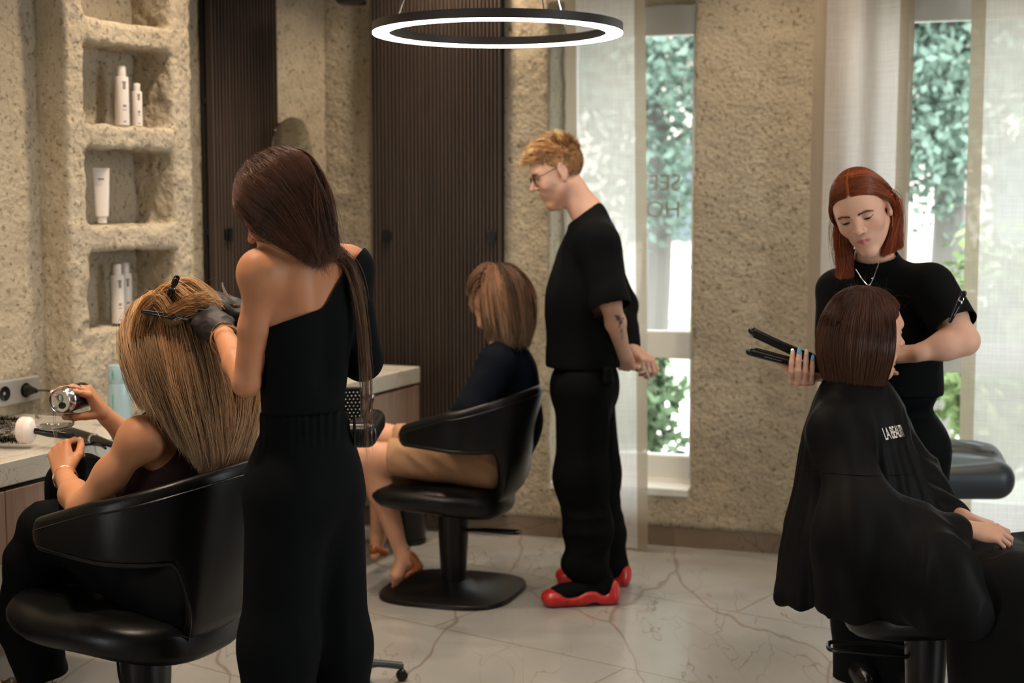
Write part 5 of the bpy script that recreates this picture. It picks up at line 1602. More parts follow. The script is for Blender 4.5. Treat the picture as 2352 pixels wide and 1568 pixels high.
# sectioning clips
def hair_clip(loc, ax, nrm, ln, label, nm='hair_clip'):
    e = empty(nm, loc, label=label, cat='hair clip', group='black sectioning clips')
    ax = nz(ax); nrm = nz(np.asarray(nrm) - ax * np.dot(nrm, ax)); sd = np.cross(ax, nrm); R = np.stack([ax, sd, nrm], 1)
    V, F = sdf_surf([cone((-ln * .5, 0, .003), (ln * .15, 0, .006), .0048, .0085, k=.004, M=frame(ax, sd, nrm), sq=((0, 0, 1), 1.9)), cone((-ln * .5, 0, -.003), (ln * .15, 0, -.005), .0045, .007, k=.001, M=frame(ax, sd, nrm), sq=((0, 0, 1), 1.9))], .0011)
    mesh_np('jaw', V, F, M_BLKP, e)
    V, F = sdf_surf([cone((ln * .18, 0, .003), (ln * .5, 0, .010), .0065, .0085, k=.004, M=frame(ax, sd, nrm), sq=((0, 0, 1), 2.0)), cone((ln * .18, 0, -.003), (ln * .48, 0, -.010), .006, .0075, k=.001, M=frame(ax, sd, nrm), sq=((0, 0, 1), 2.0))], .0012)
    mesh_np('grip', V, F, M_BLKP, e)
    m = MB(); a = np.linspace(0, 2 * PI, 17)[:-1]
    m.tube([R @ np.array([ln * .18 + .006 * math.cos(q), .0065 * math.sin(q), .0075]) for q in a], .0009, 6, closed=True)
    m.tube([R @ np.array([ln * .30 + .007 * math.cos(q), .0065 * math.sin(q), .0095]) for q in a], .0008, 6, closed=True)
    m.tube([R @ np.array([-ln * .28, .002, .0095]), R @ np.array([ln * .06, .003, .013])], .0006, 6)
    m.build('spring', M_CHROME, e, smooth=True)
    return e
view = nz(P(400, 720, 3.5) - np.array([0, 0, CAMZ]))
hair_clip(P(382, 724, 3.475), P(430, 732, 3.47) - P(335, 717, 3.47), -view, .112, 'black clip lying across the blonde hair')
hair_clip(P(392, 672, 3.49), P(404, 642, 3.47) - P(378, 705, 3.50), -view, .080, 'black clip standing up from the blonde crown')

a = P(262, 1480, 3.62)
e = empty('power_cable', a, label='thin black cable hanging under the chair of the blonde client', cat='cable')
m = MB(); m.tube(curve_pts([a, P(270, 1515, 3.60), P(276, 1560, 3.58), P(300, 1640, 3.56), (P(330, 1700, 3.55)[0], 3.5, .012)], 30) - a, .0038, 8); m.build('cable_sheath', M_BLKP, e, smooth=True)
# ================================================================== PERSON: red-haired man
def person_man():
    neck = P(1350, 492, 5.55); shL = P(1372, 560, 5.375); shR = P(1362, 552, 5.745)
    waist = P(1342, 800, 5.55); hipL = P(1340, 905, 5.46); hipR = P(1348, 905, 5.64)
    tp, R1, R2 = torso_prims(neck, shL, shR, waist, hipL, hipR, w=(.155, .105), ww=(.135, .10), hw=(.16, .12))
    M = fu(P(1280, 400, 5.55), (-.92, -.14, -.37), (-.37, 0, .93), 1.0)
    np_ = [cone(xf(M, (0, -.025, -.05)), neck, .055, .060, k=.03), ell(xf(M, (0, .035, -.115)), (.012, .02, .02), k=.02)]
    elL = P(1402, 694, 5.30); wrL = P(1431, 808, 5.47); elR = P(1432, 700, 5.80); wrR = P(1452, 800, 5.60)
    armL = chain([shL, elL], [.052, .038], k=.03) + chain([elL, elL * .6 + wrL * .4, wrL], [.038, .037, .026], k=.02)
    armR = chain([shR, elR], [.052, .038], k=.03) + chain([elR, wrR], [.037, .026], k=.02)
    D1 = nz(P(1440, 842, 5.52) - wrL); D2 = nz(P(1482, 822, 5.56) - wrR)
    h1, t1 = hand_prims(wrL, D1, (-.35, -.9, 0), -1, [(40, 50, 30)] * 4, thumb=[(.7, .5, -.3), (.8, .3, -.4), (.9, 0, -.4)], s=1.0)
    h2, t2 = hand_prims(wrR, D2, (.35, -.35, .85), 1, [(35, 60, 35), (42, 65, 35), (50, 65, 35), (55, 65, 35)], thumb=[(.6, .6, -.2), (.85, .3, -.3), (.95, .0, -.3)], s=1.0)
    kL = P(1336, 1100, 5.45); kR = P(1380, 1095, 5.66); aL = P(1372, 1322, 5.43); aR = P(1402, 1300, 5.70)
    legs = chain([hipL, kL, aL], [.08, .055, .04], k=.03) + chain([hipR, kR, aR], [.08, .055, .04], k=.03)
    def extra(V, c):
        s = np.linalg.norm(M[:3, 0]); L = (V - M[:3, 3]) @ (M[:3, :3] / s) / s
        b = np.clip(1.4 - ((L[:, 1] - .05) / .055) ** 2 - ((L[:, 2] + .088) / .035) ** 2, 0, 1) * (L[:, 2] < -.035)
        c = c * (1 - .45 * b[:, None]) + np.array([.46, .18, .075]) * .45 * b[:, None]
        # forearm tattoo: a small bird-like figure and faint lines
        def blot(px, py, rx, ry, a):
            q = P(px, py, 5.36); d = ((V[:, 0] - q[0]) / rx) ** 2 + ((V[:, 2] - q[2]) / ry) ** 2
            return np.clip(1.6 - d * 1.4, 0, 1) * (V[:, 1] < 5.42) * a
        w_ = np.zeros(len(V))
        for a in ((1418, 728, .010, .013, .9), (1424, 738, .008, .010, .9), (1412, 722, .006, .006, .9), (1429, 730, .008, .003, .8), (1421, 748, .003, .008, .7), (1427, 760, .007, .012, .5), (1430, 775, .004, .016, .4)):
            w_ = np.maximum(w_, blot(*a))
        return c * (1 - w_[:, None]) + np.array([.03, .03, .035]) * w_[:, None]
    body, allp = build_body('smiling red-haired person with glasses in black T-shirt, standing with hands behind the back', tp + np_ + armL + armR + legs,
                            [(h1, wrL, D1), (h2, wrR, D2)], M, np.array([.70, .42, .31]), head_prims(M, True, 1.0, .75), brow=(.32, .16, .07), male=True, h=.006, extra=extra, fine=.85, lip=(.55, .22, .17))
    eyes(M, body, (.1, .14, .14), (0, -.4)); brows_lashes(M, head_prims(M, True, 1.0, .75), body, (.34, .17, .08), (.10, .05, .03), dens=70)
    # T-shirt
    lat = R1[:, 0]
    bott = P(1339, 836, 5.55)
    ts = [ell(P(1350, 640, 5.55), (.185, .132, .24), R=R1, k=.06), cone(P(1345, 700, 5.55), bott, .140, .138, k=.08, sq=((0, 1, 0), .80)),
          cone(shL, shR, .062, k=.06), cone(neck + [.0, 0, -.01], shL, .055, .06, k=.05), cone(neck + [0, 0, -.01], shR, .055, .06, k=.05)] \
        + chain([shL, elL, elL + nz(elL - shL) * .035], [.068, .062, .060], k=.04)
    ts += [half(bott + [0, 0, -.006], (0, 0, -1)), half(elL + nz(shL - elL) * .012 + np.array([0, 0, -.012]), nz(elL - shL), k=.001)]
    Vm, Fm = None, None
    nb = xf(M, (0, -.022, -.075)); axn = nz(nb - neck)
    ts = [q for q in ts if q['t'] != 'h'] + [ts[-2]]
    V, F = sdf_surf(ts, .0055, grow=.003)
    es = elL + nz(elL - shL) * .018
    V, F = cut(V, F, lambda p: np.minimum((p - es) @ nz(elL - shL), .105 - np.linalg.norm(p - es, axis=1)))
    V, F = cut(V, F, lambda p: np.minimum((p - neck) @ axn - .012, .11 - np.linalg.norm(p - neck, axis=1)))
    N = vnorm(V, F)
    V = V + N * (.004 * (1 - 2 * np.abs(noise3(V * np.array([9, 9, 4]), 1, 5))) + .0015 * noise3(V, 22))[:, None]
    mesh_np('t_shirt', V, F, M_BLKC, body)
    garment('long_sleeve', chain([shR, elR], [.066, .056], k=.03) + chain([elR, wrR + nz(elR - wrR) * .02], [.052, .036], k=.03), M_BLKC, body, h=.006, disp=lambda V, N: .003 * noise3(V, 25))
    # cargo trousers
    tr = [ell(hipL * .5 + hipR * .5 + [0, 0, .04], (.165, .128, .14), R=R2, k=.05)] \
        + chain([hipL, P(1336, 1090, 5.45), P(1352, 1210, 5.45), P(1352, 1300, 5.45)], [.108, .096, .080, .078], k=.05) \
        + chain([hipR, P(1378, 1090, 5.66), P(1394, 1200, 5.68), P(1404, 1296, 5.70)], [.105, .075, .060, .058], k=.04) \
        + [ell(P(1400, 1225, 5.70), (.062, .06, .05), k=.03), ell(P(1325, 1295, 5.45), (.055, .06, .045), k=.04),
           bx(P(1397, 862, 5.40), (.052, .016, .032), .008, R=R2 @ np.eye(3), k=.01), half(P(1340, 815, 5.55), (0, 0, 1))]
    def fold(V, N):
        z = V[:, 2]
        return .008 * (1 - 2 * np.abs(noise3(V * np.array([11, 11, 3.2]), 1, 6))) + .006 * (1 - 2 * np.abs(noise3(V * np.array([8, 8, 16]), 1, 16))) * np.clip((.55 - z) / .4, 0, 1)
    garment('cargo_trousers', tr, M_BLKT, body, h=.006, disp=fold)
    # trainers
    for a, fw_, pl in ((P(1372, 1330, 5.42), (-.98, -.16, 0), 0), (P(1400, 1330, 5.70), (-.98, .1, 0), 0)):
        Mf = fu((a[0], a[1], 0), fw_, (0, 0, 1))
        up = [cone((0, -.03, .06), (0, -.02, .11), .036, .038, k=.03, M=Mf), ell((0, .06, .055), (.038, .11, .036), k=.04, M=Mf), ell((0, .14, .04), (.040, .06, .030), k=.03, M=Mf), bx((0, .05, -.01), (.1, .3, .022), .002, op='s', M=Mf)]
        V, F = sdf_surf(up, .0035); sh = mesh_np('trainer', V, F, M_BLKC, body)
        so = [bx((0, .065, .022), (.046, .140, .020), .02, M=Mf), ell((0, .165, .034), (.046, .052, .034), k=.02, M=Mf), ell((0, -.055, .045), (.042, .034, .048), k=.02, M=Mf), ell((0, .03, .045), (.047, .05, .02), k=.02, M=Mf),
              ell((0, .02, -.002), (.08, .028, .018), op='s', k=.01, M=Mf)] + [ell((s * .048, y, .012), (.006, .008, .02), op='s', k=.004, M=Mf) for s in (-1, 1) for y in (-.045, .08, .12)]
        up2 = [ell((0, .05, .085), (.033, .115, .05), k=.01, op='s', M=Mf)]
        V, F = sdf_surf(so + up2, .0035); s_ = mesh_np('sole', V, F, M_RED, sh)
        m = MB()
        for k in range(4): m.tube(curve_pts([xf(Mf, (-.022, .07 + k * .02, .088 - k * .006)), xf(Mf, (0, .075 + k * .02, .095 - k * .006)), xf(Mf, (.022, .07 + k * .02, .088 - k * .006))], 8), .0025, 6)
        m.build('laces', M_BLKC, sh, smooth=True)
    # glasses
    e = empty('eyeglasses', xf(M, (0, .095, .012)), label='thin dark wire glasses worn by the red-haired man', cat='glasses'); o = xf(M, (0, .095, .012))
    m = MB()
    for s in (-1, 1):
        a = np.linspace(0, 2 * PI, 25)[:-1]
        m.tube([xf(M, (s * .031 + .021 * math.cos(q), .0965, .008 + .017 * math.sin(q))) - o for q in a], .0010, 6, closed=True)
        m.tube(curve_pts([xf(M, (s * .052, .095, .014)) - o, xf(M, (s * .073, .07, .016)) - o, xf(M, (s * .0790, .0, .022)) - o, xf(M, (s * .078, -.025, .010)) - o], 14), .0013, 6)
    m.tube(curve_pts([xf(M, (-.010, .0965, .012)) - o, xf(M, (0, .103, .015)) - o, xf(M, (.010, .0965, .012)) - o], 8), .0010, 6)
    m.build('frame', M_BLACKM, e, smooth=True)
    for s in (-1, 1):
        m = MB(); m.lathe([(.0001, -.0004), (.020, -.0004), (.020, .0004), (.0001, .0004)], 24, xf(M, (s * .031, .0965, .008)) - o, R=rot_to(M[:3, 1], M[:3, 0]), sy=.82)
        m.build('lens', M_PANE, e)
    # hair: wavy on top, clipped short at the sides
    zl = [-.055, -.050, -.020, .022, .040, .058, .076, .095]
    n = 3600; p, nr = scalp_pts(n, M, zl, seed=8); g = np.random.default_rng(8)
    top = np.clip((p[:, 2] - .060) / .03, 0, 1)
    ln = .007 + .038 * top * g.uniform(.7, 1.1, n)
    dl = nr * .75 + np.stack([0 * top, .55 * top - .25 * (1 - top), .35 * top - .5 * (1 - top)], 1); dl /= np.linalg.norm(dl, axis=1)[:, None]
    W0 = to_world(M, p); d0 = to_worldv(M, dl)
    dirE = dl + np.stack([0 * top, .7 * top * (p[:, 1] > -.02), -.25 * top], 1)
    E = W0 + to_worldv(M, dirE) * ln[:, None]
    P_, cid = grow_hair(W0, d0, E, 9, [], 0, a0=.5, wob=.75, seed=8, clump=26, pull=.35, wf=4)
    cols = hair_cols(n, 9, (.60, .33, .155), (.78, .50, .26), cid, 8, .2, .3)
    cols = cols * (.72 + .28 * top)[:, None, None]
    scalp_cap('scalp_hair', M, (.50, .27, .13), body, zl, off=.002)
    strands('hair', P_, .0011, cols, body)
    return t2, wrR, D2
mt2, mwr, mD = person_man()
q = P(1472, 822, 5.53)
e = empty('tail_comb', q, label='thin pale comb dangling from the clasped hands', cat='comb')
dv = P(1505, 900, 5.53) - q; dn = nz(dv); sdv = nz(np.cross(dn, (0, 1, 0)))
m = MB(); m.box(dv * .5, (.0032, .0012, np.linalg.norm(dv) / 2 + .01), R=np.stack([sdv, np.cross(dn, sdv), dn], 1), bev=.0008)
m.build('comb_handle', mat('pale_comb_plastic', (.62, .58, .48), .4), e)

# ================================================================== PERSON: client in the far chair
def person_far_client():
    Y = 5.6
    neck = P(1160, 788, 5.60); shL = P(1140, 835, 5.43); shR = P(1168, 832, 5.77)
    waist = P(1168, 1000, 5.60); hipL = P(1112, 1062, 5.51); hipR = P(1128, 1058, 5.69)
    tp, R1, R2 = torso_prims(neck, shL, shR, waist, hipL, hipR, w=(.130, .100), ww=(.12, .095), hw=(.145, .11), bust=.01)
    M = fu(P(1138, 682, 5.58), (-.93, .34, -.10), (-.10, .03, .99), .97)
    np_ = neck_prims(M, neck, .048, .052)
    elL = P(1085, 945, 5.37); wrL = P(1010, 1012, 5.50); elR = P(1110, 940, 5.85); wrR = P(990, 1000, 5.72)
    armL = chain([shL, elL], [.045, .036], k=.03) + chain([elL, wrL], [.034, .023], k=.02)
    armR = chain([shR, elR], [.045, .036], k=.03) + chain([elR, wrR], [.034, .023], k=.02)
    D1 = nz(P(960, 1010, 5.58) - wrL); D2 = nz(P(940, 1000, 5.62) - wrR)
    h1, _ = hand_prims(wrL, D1, (0, -.3, 1), -1, (20, 30, 20), s=.95); h2, _ = hand_prims(wrR, D2, (0, .2, 1), 1, (20, 30, 20), s=.95)
    kL = P(842, 1050, 5.50); kR = P(882, 1008, 5.82)
    aL = P(920, 1262, 5.55); aR = P(868, 1235, 5.90)
    toeL = P(908, 1338, 5.52)
    legs = chain([hipL, kL], [.085, .058], k=.04) + chain([kL, kL * .62 + aL * .38 + np.array([.012, 0, 0]), aL], [.055, .052, .028], k=.03) \
        + chain([hipR, kR], [.085, .060], k=.04) + chain([kR, kR * .6 + aR * .4, aR], [.056, .050, .03], k=.03) \
        + [cone(aL + [.015, 0, -.02], P(912, 1318, 5.52), .027, .024, k=.03, sq=((0, 1, 0), .8)), cone(P(912, 1318, 5.52), toeL, .024, .014, k=.02, sq=((0, 1, 0), .7)), ell(P(940, 1290, 5.55), (.026, .024, .026), k=.02)] \
        + [cone(aR, P(862, 1275, 5.88), .028, .022, k=.02)]
    body, allp = build_body('seated person with ombre shoulder-length hair in dark top and beige shorts', tp + np_ + armL + armR + legs,
                            [(h1, wrL, D1), (h2, wrR, D2)], M, np.array([.62, .33, .215]), head_prims(M, lids=.8), brow=(.15, .09, .05), h=.0055, fine=1.25)
    ts = [dict(q) for q in tp] + chain([shL, elL], [.062, .058], k=.04) + chain([elL, wrL + nz(elL - wrL) * .05], [.056, .040], k=.03) + chain([shR, elR], [.06, .055], k=.04) + chain([elR, wrR], [.05, .038], k=.03) \
        + [cone(P(1165, 860, 5.6), P(1170, 960, 5.6), .112, .120, k=.05)]
    V, F = sdf_surf(ts, .006, grow=.008)
    axn = nz(xf(M, (0, -.02, -.07)) - neck)
    V, F = cut(V, F, lambda p: np.minimum((p - neck) @ axn - .006, .10 - np.linalg.norm(p - neck, axis=1)))
    V = V + vnorm(V, F) * (.0045 * (1 - 2 * np.abs(noise3(V * np.array([10, 10, 5]), 1, 3))))[:, None]
    mesh_np('knit_top', V, F, M_NAVY, body)
    sh = [ell((hipL + hipR) / 2 + [0, 0, .02], (.16, .125, .12), R=R2, k=.05)] + [cone(hipL + [.01, 0, -.0], P(884, 1048, 5.50), .098, .067, k=.05), cone(hipR, P(925, 1012, 5.76), .095, .068, k=.05), half(P(892, 1048, 5.5), nz(kL - hipL)), ]
    garment('beige_shorts', sh, M_BEIGE, body, h=.0055, disp=lambda V, N: .005 * (1 - 2 * np.abs(noise3((V @ np.array([[.8, 0, .6], [0, 1, 0], [-.6, 0, .8]])) * np.array([5, 8, 20]), 1, 3))) + .002 * noise3(V, 30))
    # tan sandals with block heel
    pr = [cone(P(945, 1280, 5.55), P(962, 1300, 5.55), .020, .018, k=.01, sq=((0, 1, 0), .75)), cone(P(926, 1272, 5.55), P(948, 1282, 5.55), .024, .020, k=.01), cone(P(955, 1306, 5.55), P(932, 1320, 5.54), .014, .012, k=.012, sq=((0, 1, 0), .6)), cone(P(932, 1322, 5.54), P(903, 1345, 5.52), .008, .007, k=.01, sq=((0, 1, 0), .28))]
    garment('sandal', pr, M_TAN, body, h=.003)
    bracelet('ankle_strap', aL + [.004, 0, .0], aL - kL, .030, .004, body, mt=M_TAN)
    garment('sandal', [cone(P(860, 1262, 5.88), P(882, 1268, 5.9), .024, .02, k=.01)], M_TAN, body, h=.004)
    # hair
    n = 3600; S_ = 20; g = np.random.default_rng(21)
    p, nr = scalp_pts(n, M, seed=21, zl=[-.062, -.055, -.02, .022, .034, .048, .072, .092]); W0 = to_world(M, p)
    ang = np.arctan2(p[:, 1] + .012, p[:, 0]); fr = np.sin(ang)
    front = (fr > .40) & (p[:, 2] > .045)
    El = np.stack([np.cos(ang) * .082, -.012 + np.sin(ang) * .092, np.full(n, -.155)], 1) + g.normal(size=(n, 3)) * [.006, .006, .018]
    El[:, 1] = np.minimum(El[:, 1], .030)
    back = fr < .1
    El[back] += np.array([0, -.012, -.025])
    El[front, 2] = .024 + g.normal(size=front.sum()) * .006; El[front, 1] = .092 + g.normal(size=front.sum()) * .004; El[front, 0] = p[front, 0] * .9
    E = to_world(M, El)
    d0 = to_worldv(M, nr * .35 + np.stack([np.sign(p[:, 0]) * .3, np.where(front, .7, -.15), 0 * fr], 1))
    coll = [ell((0, -.012, .042), (.0745, .096, .083), M=M), ell((0, .028, -.01), (.064, .056, .09), M=M)] + tp + np_
    P_, cid = grow_hair(W0, d0, E, S_, coll, g.uniform(.006, .022, n), a0=.8, wob=.10, seed=22, clump=45, pull=.45)
    side_ = ~front; P_[side_] = face_clear(P_[side_], M, .026, .070, .11)
    cols = hair_cols(n, S_, (.26, .13, .072), (.66, .47, .30), cid, 22, .2, .38, p=1.5)
    scalp_cap('scalp_hair', M, (.20, .10, .055), body, off=.003)
    strands('hair', P_, .0012, cols, body)
person_far_client()

# ================================================================== PERSON: caped client at the right
def person_caped():
    neck = P(1962, 905, 4.02); shR = P(1918, 990, 3.88); shL = P(2022, 988, 4.16)
    waist = P(1985, 1190, 4.02); hipR = P(1990, 1330, 3.95); hipL = P(2060, 1330, 4.11)
    tp, R1, R2 = torso_prims(neck, shL, shR, waist, hipL, hipR, w=(.125, .095), ww=(.11, .085), hw=(.145, .11), bust=.01)
    M = fu(P(1990, 768, 4.02), (.955, .26, -.07), (.02, 0, 1), 1.03)
    np_ = neck_prims(M, neck, .047, .052)
    elR = P(1985, 1190, 3.70); wrR = P(2222, 1216, 3.74); elL = P(2105, 1150, 4.12); wrL = P(2210, 1188, 3.93)
    armR = chain([shR, elR], [.044, .035], k=.03) + chain([elR, elR * .6 + wrR * .4, wrR], [.035, .036, .024], k=.02)
    armL = chain([shL, elL], [.044, .035], k=.03) + chain([elL, wrL], [.035, .024], k=.02)
    D1 = nz(P(2298, 1226, 3.74) - wrR); D2 = nz(P(2288, 1210, 3.86) - wrL)
    h1, t1 = hand_prims(wrR, D1, (.05, -.55, .85), 1, [(25, 40, 25), (30, 45, 28), (35, 48, 30), (40, 50, 30)], thumb=[(.75, .45, -.25), (.9, .2, -.25), (.98, 0, -.2)], s=.93)
    h2, t2 = hand_prims(wrL, D2, (.25, -.1, .95), -1, [(28, 35, 20), (32, 38, 22), (38, 42, 25), (42, 45, 28)], thumb=[(.75, .45, -.3), (.9, .2, -.3), (.98, 0, -.25)], s=.93)
    kR = P(2440, 1345, 3.72); kL = P(2445, 1330, 3.94)
    legs = chain([hipR, kR], [.08, .06], k=.04) + chain([hipL, kL], [.08, .06], k=.04)
    body, allp = build_body('seated person with sleek brown bob under a black cape, hands in lap', tp + np_ + armL + armR + legs,
                            [(h1, wrR, D1), (h2, wrL, D2)], M, np.array([.60, .33, .225]), head_prims(M, lids=.55), brow=(.10, .06, .04), h=.005, lip=(.50, .22, .19))
    eyes(M, body, (.15, .09, .05)); brows_lashes(M, head_prims(M, lids=.55), body, (.06, .035, .022), dens=60)
    cp = [cone(xf(M, (0, -.03, -.115)), neck, .060, .075, k=.03), ell(neck + [.01, 0, -.03], (.085, .12, .06), k=.05),
          cone(neck, shR, .062, .062, k=.06), cone(neck, shL, .062, .066, k=.06),
          cone(P(1970, 1010, 4.02), P(1985, 1240, 4.02), .140, .21, k=.08),
          cone(P(1912, 1030, 3.97), P(1862, 1370, 3.90), .065, .095, k=.08), cone(P(1925, 1030, 4.12), P(1885, 1370, 4.24), .085, .095, k=.08),
          cone(shR, P(1985, 1205, 3.73), .062, .088, k=.06), cone(P(1975, 1195, 3.72), P(2175, 1228, 3.72), .090, .050, k=.06), cone(P(1975, 1260, 3.70), P(2150, 1320, 3.62), .10, .09, k=.06),
          cone(shL, P(2100, 1130, 4.12), .080, .085, k=.06), cone(P(2100, 1130, 4.12), P(2170, 1190, 3.98), .085, .055, k=.05),
          cone(P(1970, 1240, 3.78), P(1985, 1385, 3.74), .10, .11, k=.08), cone(P(2080, 1240, 4.15), P(2090, 1380, 4.2), .085, .10, k=.08),
          cone(P(2120, 1310, 3.66), P(2190, 1400, 3.60), .09, .09, k=.08)]
    zh = P(1860, 1370, 3.92)[2]
    cp += [half((0, 0, zh), (0, 0, -1), k=.004), ell(P(1878, 1388, 3.83), (.018, .12, .02), op='s', k=.004)]
    def fold(V, N):
        c = neck; r = V - c; ang = np.arctan2(r[:, 1], r[:, 0]); hgt = np.clip(-r[:, 2] / .35, 0, 1)
        f = .012 * hgt * (1 - 2 * np.abs(noise3(np.stack([ang * 3.2, r[:, 2] * 1.6, ang * 0], 1), 1, 3))) + .006 * hgt * np.sin(ang * 23 + r[:, 2] * 4)
        return f + .007 * (1 - 2 * np.abs(noise3(V * np.array([16, 16, 5]), 1, 7))) * np.clip((V[:, 0] - P(2000, 1000, 3.9)[0]) / .05, 0, 1)
    cape = garment('cape', cp, M_CAPE, body, h=.0055, grow=.0, disp=fold, sm=2)
    # lap and skirt of the cape over thighs and shins
    lp = [ell(P(2262, 1272, 3.86), (.11, .14, .045), k=.04), cone(P(2170, 1335, 3.84), kR, .11, .095, k=.05), cone(hipL + [.05, 0, 0], kL, .10, .09, k=.05), ell(P(2375, 1285, 3.95), (.10, .12, .075), k=.05),
          cone(P(2235, 1350, 3.66), P(2255, 1640, 3.66), .07, .085, k=.10), cone(P(2440, 1345, 3.60), P(2440, 1640, 3.60), .07, .085, k=.10),
          cone(P(2340, 1345, 3.62), P(2340, 1640, 3.62), .07, .085, k=.10), cone(P(2440, 1345, 3.98), P(2440, 1640, 3.98), .07, .085, k=.1)]
    garment('lap_cover', lp, M_CAPE, body, h=.007, disp=lambda V, N: .007 * (1 - 2 * np.abs(noise3(V * np.array([9, 9, 3]), 1, 5))) + .003 * noise3(V, 15), sm=1)
    # stitched seam across the cape
    dg = bpy.context.evaluated_depsgraph_get(); dg.update()
    from mathutils.bvhtree import BVHTree
    me = cape.data; bvh = BVHTree.FromPolygons([v.co[:] for v in me.vertices], [p.vertices[:] for p in me.polygons])
    def on_cape(px, py, lift=.0012):
        o = Vector((0, 0, CAMZ)); d = (Vector(P(px, py, 3.0)) - o).normalized()
        h, n_, _, _ = bvh.ray_cast(o, d)
        return (h - d * lift) if h is not None else None
    xs = np.linspace(1824, 2100, 70); m = MB()
    pts = [on_cape(x, 1073 + 14 * math.sin((x - 1824) / 276 * 2.6) + 8 * (x - 1824) / 276) for x in xs]
    pts = np.array([p[:] for p in pts if p is not None])
    if len(pts) > 5:
        pts[1:-1] = (pts[2:] + pts[:-2] + pts[1:-1]) / 3
        m.tube(pts, .0011, 5); m.build('stitched_seam', M_CAPE, cape)
    # the salon's white lettering on the chest of the cape
    cu = bpy.data.curves.new('lettering', 'FONT'); cu.body = 'LA BEAUTY'; cu.size = 1.0; cu.space_character = .86; cu.offset = .012
    to = bpy.data.objects.new('tmp', cu); C.objects.link(to); dg = bpy.context.evaluated_depsgraph_get(); dg.update()
    tm = bpy.data.meshes.new_from_object(to.evaluated_get(dg)); C.objects.unlink(to); bpy.data.objects.remove(to)
    import bmesh
    bm = bmesh.new(); bm.from_mesh(tm); bmesh.ops.triangulate(bm, faces=bm.faces); 
    bmesh.ops.subdivide_edges(bm, edges=[e_ for e_ in bm.edges if e_.calc_length() > .12], cuts=2)
    X = np.array([v.co[:] for v in bm.verts]); w_ = X[:, 0].max()
    for v in bm.verts:
        u = v.co[0] / w_; uu = 1 - (1 - u) ** 1.45; vv = v.co[1] / .72
        # baseline runs up to the right, letters slant with the fold
        px = 2034 + 44 * uu - 10 * vv; py = 1010 - 9 * uu - (28 - 1 * uu) * vv
        h = on_cape(px, py, .0016)
        if h is not None: v.co = h
    bm.to_mesh(tm); bm.free()
    o = link('lettering', tm, mat('white_print', (.72, .66, .60), .7), cape)
    # bob
    n = 9000; S_ = 22; g = np.random.default_rng(31)
    zl = [-.062, -.055, -.02, .022, .034, .048, .070, .090]
    p, nr = scalp_pts(n, M, seed=31, zl=zl, rad=(.077, .099, .086)); W0 = to_world(M, p)
    ang = np.arctan2(p[:, 1] + .012, p[:, 0]); fr = np.sin(ang)
    El = np.stack([np.cos(ang) * .088, -.014 + np.sin(ang) * (.086 + .0 * fr), -.126 - .0 * fr], 1) + g.normal(size=(n, 3)) * [.004, .004, .003]
    El[:, 1] = np.minimum(El[:, 1], .056); El[:, 1] = np.where(fr < 0, El[:, 1] * 1.02, El[:, 1])
    El[:, 0] = np.where(fr > .5, np.sign(p[:, 0] + 1e-6) * np.maximum(np.abs(El[:, 0]), .060), El[:, 0])
    El[:, 2] += np.where(fr > .3, .012 * (fr - .3) / .7, 0)
    E = to_world(M, El)
    lat_ = np.clip((p[:, 1] + .075) / .07, 0, 1); d0 = to_worldv(M, nr * .25 + np.stack([np.sign(p[:, 0]) * .9 * lat_, -.5 * (1 - lat_), -.4 * (1 - lat_)], 1))
    coll = [ell((0, -.012, .042), (.0745, .096, .083), M=M), ell((0, .028, -.01), (.066, .060, .09), M=M)] + tp[3:] + np_
    P_, cid = grow_hair(W0, d0, E, S_, coll, g.uniform(.004, .013, n), a0=.8, wob=.035, seed=32, clump=50, pull=.20)
    P_ = face_clear(P_, M, .024, .070)
    cols = hair_cols(n, S_, (.115, .043, .026), (.17, .080, .045), cid, 32, .15, .14, p=1.2)
    scalp_cap('scalp_hair', M, (.06, .026, .016), body, zl, off=.003)
    strands('hair', P_, .00065, cols, body, mt=M_HAIRS)
    nn = 200; s0 = W0[g.integers(0, len(W0), nn)]; dd = nz(np.array([0, 0, 1.])) + g.normal(size=(nn, 3)) * .6
    tt = np.linspace(0, 1, 10)[None, :, None]; PP = s0[:, None] + dd[:, None] * .035 * tt + np.array([.02, 0, -.05]) * tt ** 2 * g.random((nn, 1, 1))
    strands('hair', PP, .0002, hair_cols(nn, 10, (.1, .05, .03), (.1, .05, .03), np.arange(nn) // 5, 33), body)
M_HAIRS = m_hair('sleek_hair', .30)
person_caped()

